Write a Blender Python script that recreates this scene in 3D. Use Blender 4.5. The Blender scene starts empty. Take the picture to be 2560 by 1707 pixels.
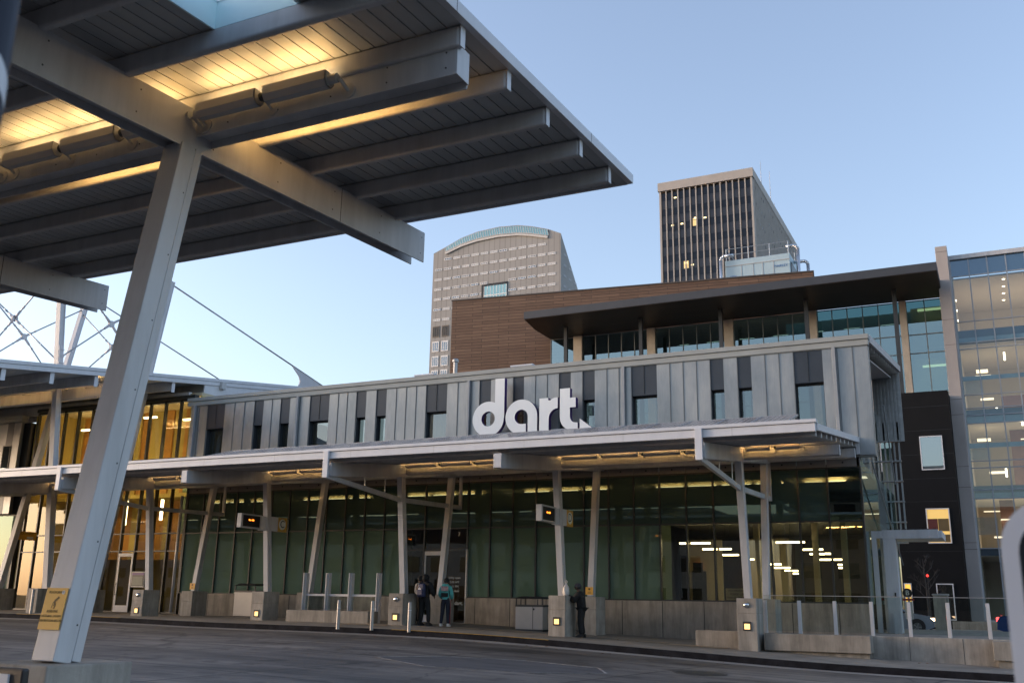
import bpy, bmesh, math, random
from mathutils import Vector, Matrix
random.seed(7)
R = math.radians
scene = bpy.context.scene
col = scene.collection

# ------------------------------------------------------------------ camera
def camera():
    yaw, pitch, roll = R(-26.186), R(14.828), R(0.996)
    cy, sy, cp, sp = math.cos(yaw), math.sin(yaw), math.cos(pitch), math.sin(pitch)
    f = Vector((sy*cp, cy*cp, sp)); r = Vector((cy, -sy, 0)); u = r.cross(f)
    r2 = r*math.cos(roll) + u*math.sin(roll); u2 = -r*math.sin(roll) + u*math.cos(roll)
    cam = bpy.data.cameras.new('camera'); o = bpy.data.objects.new('camera', cam); col.objects.link(o)
    m = Matrix((( r2.x, u2.x, -f.x, 0), (r2.y, u2.y, -f.y, 0), (r2.z, u2.z, -f.z, 0), (0, 0, 0, 1)))
    o.matrix_world = Matrix.Translation((0, 0, 1.6)) @ m
    cam.sensor_width = 36; cam.sensor_fit = 'HORIZONTAL'; cam.lens = 2457.9/2560*36
    cam.clip_start = .05; cam.clip_end = 3000
    cam.dof.use_dof = True; cam.dof.focus_distance = 36; cam.dof.aperture_fstop = 5.0
    scene.camera = o
camera()

# ------------------------------------------------------------------ sky, sun, exposure
SUN_EL, SUN_AZ = 6.0, -108.0            # azimuth from +Y towards +X, degrees
w = bpy.data.worlds.new("World"); scene.world = w; w.use_nodes = True
nt = w.node_tree; nt.nodes.clear()
sky = nt.nodes.new('ShaderNodeTexSky'); sky.sky_type = 'NISHITA'; sky.sun_disc = False
sky.sun_elevation = R(SUN_EL); sky.sun_rotation = R(SUN_AZ)
sky.air_density = 1.0; sky.dust_density = 2.0; sky.ozone_density = 2.0
bg = nt.nodes.new('ShaderNodeBackground'); bg.inputs['Strength'].default_value = 0.15
out = nt.nodes.new('ShaderNodeOutputWorld')
tint = nt.nodes.new('ShaderNodeMix'); tint.data_type = 'RGBA'; tint.blend_type = 'MULTIPLY'; tint.inputs[0].default_value = 1
tint.inputs[7].default_value = (.93, .895, .955, 1)
hsv = nt.nodes.new('ShaderNodeHueSaturation'); hsv.inputs['Saturation'].default_value = .80
nt.links.new(sky.outputs[0], hsv.inputs['Color']); nt.links.new(hsv.outputs[0], tint.inputs[6]); nt.links.new(tint.outputs[2], bg.inputs['Color']); nt.links.new(bg.outputs[0], out.inputs['Surface'])
sun = bpy.data.lights.new('sun', 'SUN'); sun.energy = 0.3; sun.angle = R(10); sun.color = (1.0, .80, .62)
so = bpy.data.objects.new('sun', sun); col.objects.link(so)
d = Vector((math.sin(R(SUN_AZ))*math.cos(R(SUN_EL)), math.cos(R(SUN_AZ))*math.cos(R(SUN_EL)), math.sin(R(SUN_EL))))
so.rotation_euler = (-d).to_track_quat('-Z', 'Y').to_euler()
scene.view_settings.view_transform = 'Standard'; scene.view_settings.look = 'None'
scene.view_settings.exposure = 2.03; scene.view_settings.gamma = 1
scene.render.engine = 'CYCLES'
scene.cycles.use_denoising = True
scene.cycles.max_bounces = 7; scene.cycles.diffuse_bounces = 4; scene.cycles.glossy_bounces = 4
scene.cycles.transparent_max_bounces = 12; scene.cycles.transmission_bounces = 4
scene.cycles.caustics_reflective = False; scene.cycles.caustics_refractive = False
scene.cycles.sample_clamp_indirect = 6

# ------------------------------------------------------------------ materials
MATS = {}
def _new(name):
    m = bpy.data.materials.new(name); m.use_nodes = True
    n = m.node_tree; b = n.nodes['Principled BSDF']; MATS[name] = m
    return m, n, b
def _noise(n, scale, stretch, detail=5, rough=.6):
    tc = n.nodes.new('ShaderNodeTexCoord'); mp = n.nodes.new('ShaderNodeMapping')
    mp.inputs['Scale'].default_value = stretch
    nz = n.nodes.new('ShaderNodeTexNoise'); nz.inputs['Scale'].default_value = scale
    nz.inputs['Detail'].default_value = detail; nz.inputs['Roughness'].default_value = rough
    n.links.new(tc.outputs['Object'], mp.inputs[0]); n.links.new(mp.outputs[0], nz.inputs['Vector'])
    return nz.outputs[0]
def _ramp(n, src, lo, hi, c0, c1):
    r = n.nodes.new('ShaderNodeValToRGB')
    r.color_ramp.elements[0].position = lo; r.color_ramp.elements[1].position = hi
    r.color_ramp.elements[0].color = (*c0, 1); r.color_ramp.elements[1].color = (*c1, 1)
    n.links.new(src, r.inputs[0]); return r.outputs[0]
def _mul(n, a, b, fac=1, mode='MULTIPLY'):
    x = n.nodes.new('ShaderNodeMix'); x.data_type = 'RGBA'; x.blend_type = mode
    x.inputs[0].default_value = fac
    n.links.new(a, x.inputs[6]); n.links.new(b, x.inputs[7]); return x.outputs[2]
def surf(name, c, rough=.5, metal=0, var=.12, scale=1.5, stretch=(1, 1, 1), bump=0, bscale=40, spec=.5, dirt=0, dscale=.6):
    m, n, b = _new(name)
    s = _noise(n, scale, stretch)
    c0 = tuple(max(0, x*(1-var)) for x in c); c1 = tuple(min(1, x*(1+var)) for x in c)
    o = _ramp(n, s, .3, .7, c0, c1)
    if dirt:
        s2 = _noise(n, dscale, (3, 3, .35), 8, .7)
        o = _mul(n, o, _ramp(n, s2, .35, .6, (1-dirt,)*3, (1, 1, 1)))
    n.links.new(o, b.inputs['Base Color'])
    b.inputs['Roughness'].default_value = rough; b.inputs['Metallic'].default_value = metal
    b.inputs['Specular IOR Level'].default_value = spec
    if bump:
        bp = n.nodes.new('ShaderNodeBump'); bp.inputs['Strength'].default_value = bump; bp.inputs['Distance'].default_value = .02
        n.links.new(_noise(n, bscale, (1, 1, 1)), bp.inputs['Height']); n.links.new(bp.outputs[0], b.inputs['Normal'])
    return m
def emit(name, c, s):
    m, n, b = _new(name)
    b.inputs['Base Color'].default_value = (*c, 1); b.inputs['Emission Color'].default_value = (*c, 1)
    b.inputs['Emission Strength'].default_value = s*.78; return m
def glass(name, tint, refl, rcol=(1, 1, 1), wav=0, wscale=.8, ior=1.5, rough=.0, back=None):
    m, n, b = _new(name); n.nodes.remove(b); o = n.nodes['Material Output']
    if back: t = n.nodes.new('ShaderNodeBsdfDiffuse'); t.inputs[0].default_value = (*back, 1)
    else: t = n.nodes.new('ShaderNodeBsdfTransparent'); t.inputs[0].default_value = (*tint, 1)
    g = n.nodes.new('ShaderNodeBsdfGlossy'); g.inputs[0].default_value = (*rcol, 1); g.inputs['Roughness'].default_value = rough
    fr = n.nodes.new('ShaderNodeFresnel'); fr.inputs[0].default_value = ior
    mx = n.nodes.new('ShaderNodeMath'); mx.operation = 'MAXIMUM'; mx.inputs[1].default_value = refl
    n.links.new(fr.outputs[0], mx.inputs[0])
    ge = n.nodes.new('ShaderNodeNewGeometry'); fm = n.nodes.new('ShaderNodeMath'); fm.operation = 'MULTIPLY_ADD'   # the far face of a pane adds no second mirror
    fm.inputs[1].default_value = -1; fm.inputs[2].default_value = 1; n.links.new(ge.outputs['Backfacing'], fm.inputs[0])
    mm = n.nodes.new('ShaderNodeMath'); mm.operation = 'MULTIPLY'; n.links.new(mx.outputs[0], mm.inputs[0]); n.links.new(fm.outputs[0], mm.inputs[1])
    mi = n.nodes.new('ShaderNodeMixShader'); n.links.new(mm.outputs[0], mi.inputs[0])
    n.links.new(t.outputs[0], mi.inputs[1]); n.links.new(g.outputs[0], mi.inputs[2]); n.links.new(mi.outputs[0], o.inputs[0])
    if wav:
        bp = n.nodes.new('ShaderNodeBump'); bp.inputs['Strength'].default_value = wav; bp.inputs['Distance'].default_value = .02
        n.links.new(_noise(n, wscale, (1, 1, 1), 1), bp.inputs['Height']); n.links.new(bp.outputs[0], g.inputs['Normal'])
    return m
white = surf('white_steel', (.53, .53, .55), .42, var=.07, scale=.7, dirt=.20, dscale=.9, bump=.04)
white2 = surf('white_panel', (.62, .62, .65), .35, var=.04, dirt=.08)
deckm = surf('deck_plank', (.46, .47, .48), .45, var=.08, scale=1.2, stretch=(4, .4, 1))
darkgap = surf('dark_gap', (.02, .02, .02), .8)
roofm = surf('roof_sheet', (.30, .33, .34), .5, var=.1)
concrete = surf('concrete', (.30, .270, .232), .8, var=.16, scale=2.2, bump=.25, dirt=.45, dscale=.9)
concrete_l = surf('pale_concrete', (.36, .328, .288), .8, var=.18, scale=2.5, bump=.25, dirt=.45, dscale=.8)
platm = surf('platform_concrete', (.255, .228, .195), .75, var=.3, scale=.6, bump=.2, dirt=.3)
kerbm = surf('kerb_rubber_stained', (.016, .016, .019), .9, var=.45, scale=3, bump=.3, spec=.1)
yellowm = surf('yellow_paint', (.52, .30, .05), .6, var=.25, scale=6)
galv = surf('galvanised_steel', (.42, .43, .44), .38, metal=.7, var=.15, scale=5)
steel = surf('stainless_steel', (.34, .33, .33), .42, metal=.6, var=.08, scale=1.5)
darkm = surf('dark_metal', (.03, .032, .036), .45, var=.2)
blackm = surf('black_paint', (.012, .012, .014), .4)
navy = surf('navy_pole_paint', (.006, .008, .016), .5)
mull = surf('dark_mullion', (.022, .024, .024), .4)
fixm = surf('fixture_grey', (.46, .45, .45), .45, var=.06)
ambers = surf('amber_sign', (.68, .37, .055), .5, var=.05)
woodbrown = None
tube = emit('lamp_tube', (1.0, .74, .40), 5.0)
tubew = emit('interior_lamp', (1.0, .82, .52), 5.0)
hallw = emit('hall_lamp', (1.0, .80, .48), 6.0)
led = emit('led_orange', (1.0, .22, .02), 2.5)
zincd = surf('dark_zinc', (.035, .042, .054), .42, metal=.25, var=.12, scale=1)
def zincmat():
    m, n, b = _new('zinc_panel')
    a = _noise(n, .55, (2.0, 1, .8), 4); c = _ramp(n, a, .3, .7, (.20, .215, .228), (.37, .378, .378))
    a2 = _noise(n, 5, (8, 1, .25), 3)
    c = _mul(n, c, _ramp(n, a2, .3, .7, (.88,)*3, (1.0,)*3))
    n.links.new(c, b.inputs['Base Color'])
    b.inputs['Metallic'].default_value = .45
    r = _ramp(n, a, .3, .7, (.28,)*3, (.48,)*3); n.links.new(r, b.inputs['Roughness'])
    bp = n.nodes.new('ShaderNodeBump'); bp.inputs['Strength'].default_value = .35; bp.inputs['Distance'].default_value = .03
    n.links.new(_noise(n, 1.1, (1.5, 1, .9), 2), bp.inputs['Height']); n.links.new(bp.outputs[0], b.inputs['Normal'])
    return m
zinc = zincmat()
def boardmat():
    m, n, b = _new('timber_boards')
    tc = n.nodes.new('ShaderNodeTexCoord'); mp = n.nodes.new('ShaderNodeMapping'); mp.inputs['Rotation'].default_value = (R(-90), 0, 0)
    n.links.new(tc.outputs['Object'], mp.inputs[0])
    br = n.nodes.new('ShaderNodeTexBrick'); br.inputs['Scale'].default_value = 1
    br.inputs['Brick Width'].default_value = 2.3; br.inputs['Row Height'].default_value = .25; br.inputs['Mortar Size'].default_value = .014
    br.inputs['Color1'].default_value = (.175, .092, .052, 1); br.inputs['Color2'].default_value = (.250, .138, .080, 1)
    br.inputs['Mortar'].default_value = (.03, .016, .01, 1); br.offset = .37; br.inputs['Bias'].default_value = -.25
    n.links.new(mp.outputs[0], br.inputs['Vector'])
    s = _noise(n, 1.3, (1, 1, 12), 6)
    n.links.new(_mul(n, br.outputs[0], _ramp(n, s, .25, .75, (.72,)*3, (1.15,)*3)), b.inputs['Base Color'])
    b.inputs['Roughness'].default_value = .6
    bp = n.nodes.new('ShaderNodeBump'); bp.invert = True; bp.inputs['Distance'].default_value = .03; n.links.new(br.outputs['Fac'], bp.inputs['Height']); n.links.new(bp.outputs[0], b.inputs['Normal'])
    return m
boards = boardmat()
def roadmat():
    m, n, b = _new('road_concrete')
    s = _noise(n, .22, (.55, 1.3, 1), 8, .62); c = _ramp(n, s, .34, .68, (.058, .050, .045), (.270, .236, .206))
    s2 = _noise(n, .9, (.25, 2.2, 1), 6, .7); c = _mul(n, c, _ramp(n, s2, .36, .62, (.46, .46, .48), (1.08, 1.06, 1.04)))
    s3 = _noise(n, 18, (1, 1, 1), 4); c = _mul(n, c, _ramp(n, s3, .3, .7, (.86,)*3, (1.1,)*3))
    tc = n.nodes.new('ShaderNodeTexCoord'); mp = n.nodes.new('ShaderNodeMapping'); mp.inputs['Rotation'].default_value = (0, 0, R(8))
    n.links.new(tc.outputs['Object'], mp.inputs[0])
    br = n.nodes.new('ShaderNodeTexBrick'); br.inputs['Scale'].default_value = 1; br.offset = 0
    br.inputs['Brick Width'].default_value = 5.2; br.inputs['Row Height'].default_value = 4.6; br.inputs['Mortar Size'].default_value = .035
    br.inputs['Color1'].default_value = (1, 1, 1, 1); br.inputs['Color2'].default_value = (.9, .9, .9, 1); br.inputs['Mortar'].default_value = (.2, .2, .2, 1)
    n.links.new(mp.outputs[0], br.inputs['Vector']); c = _mul(n, c, br.outputs[0])
    vo = n.nodes.new('ShaderNodeTexVoronoi'); vo.feature = 'DISTANCE_TO_EDGE'; vo.inputs['Scale'].default_value = .16
    wp = n.nodes.new('ShaderNodeMix'); wp.data_type = 'RGBA'; wp.blend_type = 'ADD'; wp.inputs[0].default_value = 1.6
    n.links.new(tc.outputs['Object'], wp.inputs[6]); n.links.new(_noise(n, .8, (1, 1, 1), 6, .7), wp.inputs[7]); n.links.new(wp.outputs[2], vo.inputs['Vector'])
    c = _mul(n, c, _ramp(n, vo.outputs['Distance'], .002, .006, (.35,)*3, (1,)*3))
    sp = _noise(n, 1.7, (1, 1.2, 1), 2, .4); c = _mul(n, c, _ramp(n, sp, .60, .70, (1,)*3, (.55, .53, .52)))
    n.links.new(c, b.inputs['Base Color']); b.inputs['Roughness'].default_value = .62
    bp = n.nodes.new('ShaderNodeBump'); bp.inputs['Strength'].default_value = .35; bp.inputs['Distance'].default_value = .015
    n.links.new(_noise(n, 9, (1, 1, 1), 8), bp.inputs['Height']); n.links.new(bp.outputs[0], b.inputs['Normal'])
    return m
roadm = roadmat()

# ------------------------------------------------------------------ mesh builder
class MB:
    def __init__(s): s.v = []; s.f = []
    def add(s, vs, fs):
        k = len(s.v); s.v += [tuple(v) for v in vs]; s.f += [tuple(i+k for i in f) for f in fs]; return s
    def hexa(s, p): # 8 corners: bottom ccw 0-3, top 4-7
        return s.add(p, [(3, 2, 1, 0), (4, 5, 6, 7), (0, 1, 5, 4), (1, 2, 6, 5), (2, 3, 7, 6), (3, 0, 4, 7)])
    def box(s, x0, x1, y0, y1, z0, z1):
        return s.hexa([(x0, y0, z0), (x1, y0, z0), (x1, y1, z0), (x0, y1, z0), (x0, y0, z1), (x1, y0, z1), (x1, y1, z1), (x0, y1, z1)])
    def sbox(s, x0, x1, y0, y1, fz, a, b): # box whose bottom/top follow fz(y)+a / +b
        p = [(x0, y0, fz(y0)+a), (x1, y0, fz(y0)+a), (x1, y1, fz(y1)+a), (x0, y1, fz(y1)+a)]
        return s.hexa(p + [(x, y, z-a+b) for x, y, z in p])
    def bar(s, p, q, w, h, up=(0, 0, 1), w2=None, h2=None):
        p, q = Vector(p), Vector(q); d = (q-p).normalized(); up = Vector(up)
        sd = d.cross(up); sd = sd.normalized() if sd.length > 1e-6 else Vector((1, 0, 0)); u = sd.cross(d)
        w2 = w2 or w; h2 = h2 or h
        a = [p+sd*(x*w/2)+u*(z*h/2) for x, z in ((-1, -1), (1, -1), (1, 1), (-1, 1))]
        b = [q+sd*(x*w2/2)+u*(z*h2/2) for x, z in ((-1, -1), (1, -1), (1, 1), (-1, 1))]
        return s.add(a+b, [(0, 1, 2, 3), (7, 6, 5, 4), (4, 5, 1, 0), (5, 6, 2, 1), (6, 7, 3, 2), (7, 4, 0, 3)])
    def cyl(s, p, q, r, r2=None, n=12, cap=True):
        p, q = Vector(p), Vector(q); r2 = r if r2 is None else r2
        d = (q-p).normalized(); a = d.orthogonal().normalized(); b = d.cross(a)
        vs = []
        for c, rr in ((p, r), (q, r2)):
            for i in range(n):
                t = 2*math.pi*i/n; vs.append(c+a*(rr*math.cos(t))+b*(rr*math.sin(t)))
        fs = [(i, (i+1) % n, n+(i+1) % n, n+i) for i in range(n)]
        if cap: fs += [tuple(range(n-1, -1, -1)), tuple(range(n, 2*n))]
        return s.add(vs, fs)
    def path(s, pts, r, n=8):
        for a, b in zip(pts, pts[1:]): s.cyl(a, b, r, n=n)
        return s
    def lathe(s, prof, c, n=20): # prof [(r,z)]
        k = len(prof); vs = [(c[0]+r*math.cos(2*math.pi*i/n), c[1]+r*math.sin(2*math.pi*i/n), c[2]+z) for i in range(n) for r, z in prof]
        fs = [(i*k+j, ((i+1) % n)*k+j, ((i+1) % n)*k+j+1, i*k+j+1) for i in range(n) for j in range(k-1)]
        return s.add(vs, fs)
    def prism(s, poly, fn, depth): # poly 2D ccw, fn(a,b)->point, depth vector
        dv = Vector(depth); a = [Vector(fn(*p)) for p in poly]; b = [p+dv for p in a]; n = len(poly)
        return s.add(a+b, [tuple(range(n-1, -1, -1)), tuple(range(n, 2*n))] + [(i, (i+1) % n, n+(i+1) % n, n+i) for i in range(n)])
    def build(s, name, mat, parent=None, smooth=False, bevel=0, seg=2):
        me = bpy.data.meshes.new(name); me.from_pydata(s.v, [], s.f)
        bm = bmesh.new(); bm.from_mesh(me); bmesh.ops.recalc_face_normals(bm, faces=bm.faces); bm.to_mesh(me); bm.free()
        me.materials.append(mat)
        if smooth: me.shade_smooth()
        o = bpy.data.objects.new(name, me); col.objects.link(o)
        if parent is not None: o.parent = parent; o.matrix_parent_inverse = parent.matrix_basis.inverted()
        if bevel:
            b = o.modifiers.new('bevel', 'BEVEL'); b.width = bevel; b.segments = seg; b.limit_method = 'ANGLE'
        return o
def B(*a): return MB().box(*a)
def tag(o, label=None, cat=None, group=None, kind=None):
    if label: o['label'] = label
    if cat: o['category'] = cat
    if group: o['group'] = group
    if kind: o['kind'] = kind
    return o
def thing(name, label, cat, loc=(0, 0, 0), group=None):
    o = bpy.data.objects.new(name, None); col.objects.link(o); o.location = loc; o.empty_display_size = .2
    return tag(o, label, cat, group)
def copy_tree(o, off, label=None, parent=None):
    c = o.copy(); col.objects.link(c)
    if parent is None: c.location = o.location + Vector(off)
    else: c.parent = parent
    if label: c['label'] = label
    for ch in list(o.children): copy_tree(ch, off, None, c)
    return c
def struct(o): o['kind'] = 'structure'; return o
def text_mesh(name, s, size, mat, parent, M, ext=.004, align='CENTER'):
    cu = bpy.data.curves.new(name, 'FONT'); cu.body = s; cu.size = size; cu.extrude = ext; cu.align_x = align; cu.align_y = 'CENTER'
    t = bpy.data.objects.new(name, cu); col.objects.link(t)
    me = bpy.data.meshes.new_from_object(t); bpy.data.objects.remove(t)
    me.transform(M); me.materials.clear(); me.materials.append(mat); me.name = name
    o = bpy.data.objects.new(name, me); col.objects.link(o)
    if parent is not None: o.parent = parent; o.matrix_parent_inverse = parent.matrix_basis.inverted()
    return o
def curve_shape(name, loops, depth, mats, parent, M):
    """closed outlines (first outer, rest holes) filled and given thickness"""
    cu = bpy.data.curves.new(name, 'CURVE'); cu.dimensions = '2D'; cu.fill_mode = 'BOTH'; cu.extrude = depth/2
    for lp in loops:
        sp = cu.splines.new('POLY'); sp.points.add(len(lp)-1); sp.use_cyclic_u = True
        for p, q in zip(sp.points, lp): p.co = (q[0], q[1], 0, 1)
    t = bpy.data.objects.new(name, cu); col.objects.link(t); me = bpy.data.meshes.new_from_object(t); bpy.data.objects.remove(t)
    me.materials.clear()
    for m_ in mats: me.materials.append(m_)
    for p in me.polygons: p.material_index = 0 if abs(p.normal.z) > .5 else len(mats)-1
    me.transform(M); me.name = name
    o = bpy.data.objects.new(name, me); col.objects.link(o)
    if parent is not None: o.parent = parent; o.matrix_parent_inverse = parent.matrix_basis.inverted()
    return o
FRONT = lambda x, y, z: Matrix.Translation((x, y, z)) @ Matrix.Rotation(R(90), 4, 'X')          # reads from -Y
FACEX = lambda x, y, z: Matrix.Translation((x, y, z)) @ Matrix.Rotation(R(90), 4, 'Z') @ Matrix.Rotation(R(90), 4, 'X')  # reads from +X

# ------------------------------------------------------------------ levels
def lerp(t, pts):
    if t <= pts[0][0]: return pts[0][1]
    for (a, b), (c, d_) in zip(pts, pts[1:]):
        if t <= c: return b+(d_-b)*(t-a)/(c-a)
    return pts[-1][1]
KE = [(-60, .87), (-45, .85), (-31, .82), (-25, .73), (-19.4, .72), (-15, .66), (-11.8, .53), (-8.1, .36), (-4, .18), (0, .12), (8, .0)]
IN = [(-60, .84), (-45, .82), (-19.3, .78), (-13.3, .56), (-7.1, .345), (-2, .16), (8, -.1)]
def zk(x): return sum(lerp(x+d_, KE) for d_ in (-1.5, -.75, 0, .75, 1.5))/5
def zg(x, y):
    t = min(1, max(0, (y-27.5)/3.4)); return zk(x)*(1-t)+lerp(x, IN)*t
def zroad(x, y):
    t = min(1, max(0, (y-7)/20.5)); return (zk(x)-.17)*t
def sheet(name, mat, xs, ys, fz, thick=0):
    m = MB(); nx, ny = len(xs), len(ys)
    m.v = [(x, y, fz(x, y)) for y in ys for x in xs]
    m.f = [(j*nx+i, j*nx+i+1, (j+1)*nx+i+1, (j+1)*nx+i) for j in range(ny-1) for i in range(nx-1)]
    return struct(m.build(name, mat, smooth=True))
fr = lambda a, b, n: [a+(b-a)*i/n for i in range(n+1)]

grm = surf('ground_earth', (.09, .085, .08), .9, var=.2)
sheet('ground', grm, [-1500, -300, -90, 60, 300, 1500], [-1500, -300, -80, 300, 1500], lambda x, y: -.6)
sheet('road', roadm, fr(-80, 40, 60), fr(-30, 27.5, 30), zroad)
sheet('platform', platm, fr(-62, 12, 74), [27.68, 29, 30.9, 33, 35.3], zg)
m = MB(); xs = fr(-62, 12, 74)
for a, b in zip(xs, xs[1:]):
    m.hexa([(a, 27.5, zk(a)-.3), (b, 27.5, zk(b)-.3), (b, 27.68, zk(b)-.3), (a, 27.68, zk(a)-.3), (a, 27.52, zk(a)), (b, 27.52, zk(b)), (b, 27.68, zk(b)+.002), (a, 27.68, zk(a)+.002)])
struct(m.build('kerb', kerbm))
for nm, a, b in (('kerb_marking', -35, -29.5), ('kerb_marking', -17.6, -12.2)):
    m = MB(); n = 12
    for i in range(n):
        p, q = a+(b-a)*i/n, a+(b-a)*(i+1)/n
        m.hexa([(p, 27.5, zk(p)), (q, 27.5, zk(q)), (q, 27.62, zk(q)+.001), (p, 27.62, zk(p)+.001), (p, 27.5, zk(p)+.008), (q, 27.5, zk(q)+.008), (q, 27.62, zk(q)+.008), (p, 27.62, zk(p)+.008)])
    struct(m.build(nm, yellowm))
pp = [(-13.6, 20.6), (-12.6, 22.0), (-10.6, 22.6), (-8.6, 22.3), (-8.0, 21.2), (-9.2, 19.9), (-11.6, 19.5)]
m = MB(); m.add([(x, y, zroad(x, y)+.006) for x, y in pp], [tuple(range(len(pp)))])
struct(m.build('road_patch', surf('patch_asphalt', (.075, .070, .070), .7, var=.4, scale=1.2, stretch=(.6, 2, 1), bump=.2)))
m = MB()
for a, b in zip(pp, pp[1:]+pp[:1]): m.bar((a[0], a[1], zroad(*a)+.008), (b[0], b[1], zroad(*b)+.008), .05, .006)
struct(m.build('road_patch_edge', surf('patch_edge', (.26, .24, .23), .8, var=.5, scale=5)))
sheet('gutter', surf('gutter_concrete', (.27, .245, .22), .8, var=.3, scale=1.5, stretch=(.4, 2, 1), bump=.2), fr(-62, 12, 60), [26.85, 27.2, 27.5], lambda x, y: zroad(x, y)+.007)
# tan tactile pads set in the platform
m = MB()
for x, y in ((-10.6, 31.2), (-8.6, 30.6), (-15.6, 31.6), (-17.2, 31.2), (-20.1, 29.6)):
    z = zg(x, y)+.006
    m.add([(x-.9, y-.35, zg(x-.9, y-.35)+.012), (x+.9, y-.35, zg(x+.9, y-.35)+.012), (x+.9, y+.35, zg(x+.9, y+.35)+.012), (x-.9, y+.35, zg(x-.9, y+.35)+.012)], [(0, 1, 2, 3)])
struct(m.build('platform_paving', surf('tan_pad', (.30, .24, .17), .7, var=.15)))
struct(B(-60, -1.6, 3.2, 9.2, -.2, .14).build('platform_island', platm, bevel=.02))
sheet('plaza', concrete, [-3.95, 4, 30], [31.7, 37, 45.2], lambda x, y: .80)
sheet('street', surf('street_asphalt', (.10, .10, .105), .7, var=.2, scale=.8, bump=.2), [-120, -6, 0, 120], [45, 52, 58, 63.0], lambda x, y: .42)
struct(B(-120, 120, 58.2, 63.6, .2, .52).build('pavement', concrete_l))

# ------------------------------------------------------------------ shared canopy kit
PL = .1524
def deck_planks(mb, x0, x1, y0, y1, fz, a, b, hole=None):
    n = int((x1-x0)/PL)
    for i in range(n):
        p = x1-(i+1)*PL; q = x1-i*PL-.013
        if hole and p < hole[1]-.03 and q > hole[0]+.03:
            if hole[2] > y0: mb.sbox(p, q, y0, hole[2], fz, a, b)
            mb.sbox(p, q, hole[3], y1, fz, a, b)
        else: mb.sbox(p, q, y0, y1, fz, a, b)

# ------------------------------------------------------------------ the near bus canopy
zc = lambda y: 6.34+.0592*(y-6.66)                 # top of girders
BC = thing('bus_canopy', 'white steel bus canopy with dark plank soffit on a leaning column, close above the viewer', 'canopy', (-6.97, 5.85, 1.07))
PUR = [6.71+.925*k for k in range(-6, 5)]
gx = [-6.98-6.145*k for k in range(0, 5)]
for i, x in enumerate(gx):
    m = MB(); m.sbox(x-.11, x-.092, 1.2, 11.13, zc, -.44, 0); m.sbox(x+.092, x+.11, 1.2, 11.13, zc, -.44, 0)
    m.sbox(x-.092, x+.092, 1.2, 10.72, zc, -.36, -.34); m.sbox(x-.092, x+.092, 1.2, 11.12, zc, -.012, -.002)
    g = m.build('girder', white, BC, bevel=.006)
    bm_ = MB()
    for y in [2.9+1.02*t for t in range(9)]:
        for dz in (-.09, -.33):
            bm_.cyl((x+.108, y+(dz*.1), zc(y)+dz), (x+.113, y+(dz*.1), zc(y)+dz), .009, n=8)
    bm_.build('bolt', darkm, g)
    # seam line between cladding lengths
    MB().sbox(x+.1102, x+.1112, 9.15, 9.16, zc, -.44, 0).build('joint', darkgap, g)
    c = MB(); c.bar((x+.01, 5.86, 1.07), (x+.01, 6.60, zc(6.6)-.44+.02), .25, .18, up=(0, 1, 0)); cc = c.build('column', white, BC, bevel=.008)
    MB().bar((x+.01, 6.005, 1.07), (x+.01, 6.745, zc(6.75)-.42), .235, .09, up=(0, 1, 0)).build('flange', white, cc, bevel=.006)
    b_ = MB()
    for t in (.06, .2, .34, .48, .62, .76, .9):
        b_.cyl((x+.134, 5.86+.74*t+.06, 1.07+4.82*t), (x+.137, 5.86+.74*t+.06, 1.07+4.82*t), .008, n=8)
    b_.build('bolt', darkm, cc)
# cross beams along X between the girders, and the cantilevered one at the right end
spans = [(gx[0]+.11, -3.89)] + [(gx[k+1]+.11, gx[k]-.11) for k in range(4)]
for a, b in spans:
    m = MB(); m.box(a, b, 6.70, 6.712, 6.06, 6.36); m.box(a, b, 6.908, 6.92, 6.02, 6.37); m.box(a, b, 6.712, 6.908, 6.10, 6.118)
    if b > -4: m.box(b, b+.012, 6.70, 6.92, 6.06, 6.365)
    o = m.build('cross_beam', white, BC, bevel=.005)
    bm_ = MB(); x = a+.4
    while x < b:
        for z in (6.14, 6.29): bm_.cyl((x, 6.699, z), (x, 6.694, z), .008, n=8)
        x += .62
    bm_.build('bolt', darkm, o)
for y in PUR:
    m = MB(); m.sbox(-60, -3.845, y-.045, y+.045, zc, -.030, .182); pu = m.build('purlin', white, BC, bevel=.03, seg=3)
    MB().sbox(-3.844, -3.832, y-.042, y+.042, zc, -.034, .185).build('end_plate', white2, pu, bevel=.004)
m = MB(); SK = (-3.83-13*PL, -3.83-7*PL, 4.90, 5.74)
HB = (SK[0]-.012, SK[1]+.012, SK[2]-.012, SK[3]+.012)
deck_planks(m, -60, -3.83, 1.0, 11.02, zc, .186, .21, HB)
m.build('deck', deckm, BC)
m = MB()
m.sbox(-60, HB[0], 1.0, 11.0, zc, .214, .25); m.sbox(HB[1], -3.83, 1.0, 11.0, zc, .214, .25); m.sbox(HB[0], HB[1], 1.0, HB[2], zc, .214, .25); m.sbox(HB[0], HB[1], HB[3], 11.0, zc, .214, .25)
m.build('roof_backing', darkgap, BC)
m = MB(); m.sbox(-3.83, -3.755, 1.0, 11.06, zc, .17, .29); m.sbox(-3.9, -3.83, 1.0, 11.06, zc, .252, .29)
f_ = m.build('side_fascia', white2, BC, bevel=.004)
mj = MB()
for y in (4.6, 6.45, 9.6): mj.sbox(-3.7552, -3.7542, y, y+.008, zc, .17, .29)
mj.build('joint', darkgap, f_)
MB().sbox(-60, -3.83, 11.02, 11.06, zc, .165, .29).build('front_fascia', white2, BC, bevel=.004)
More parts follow.
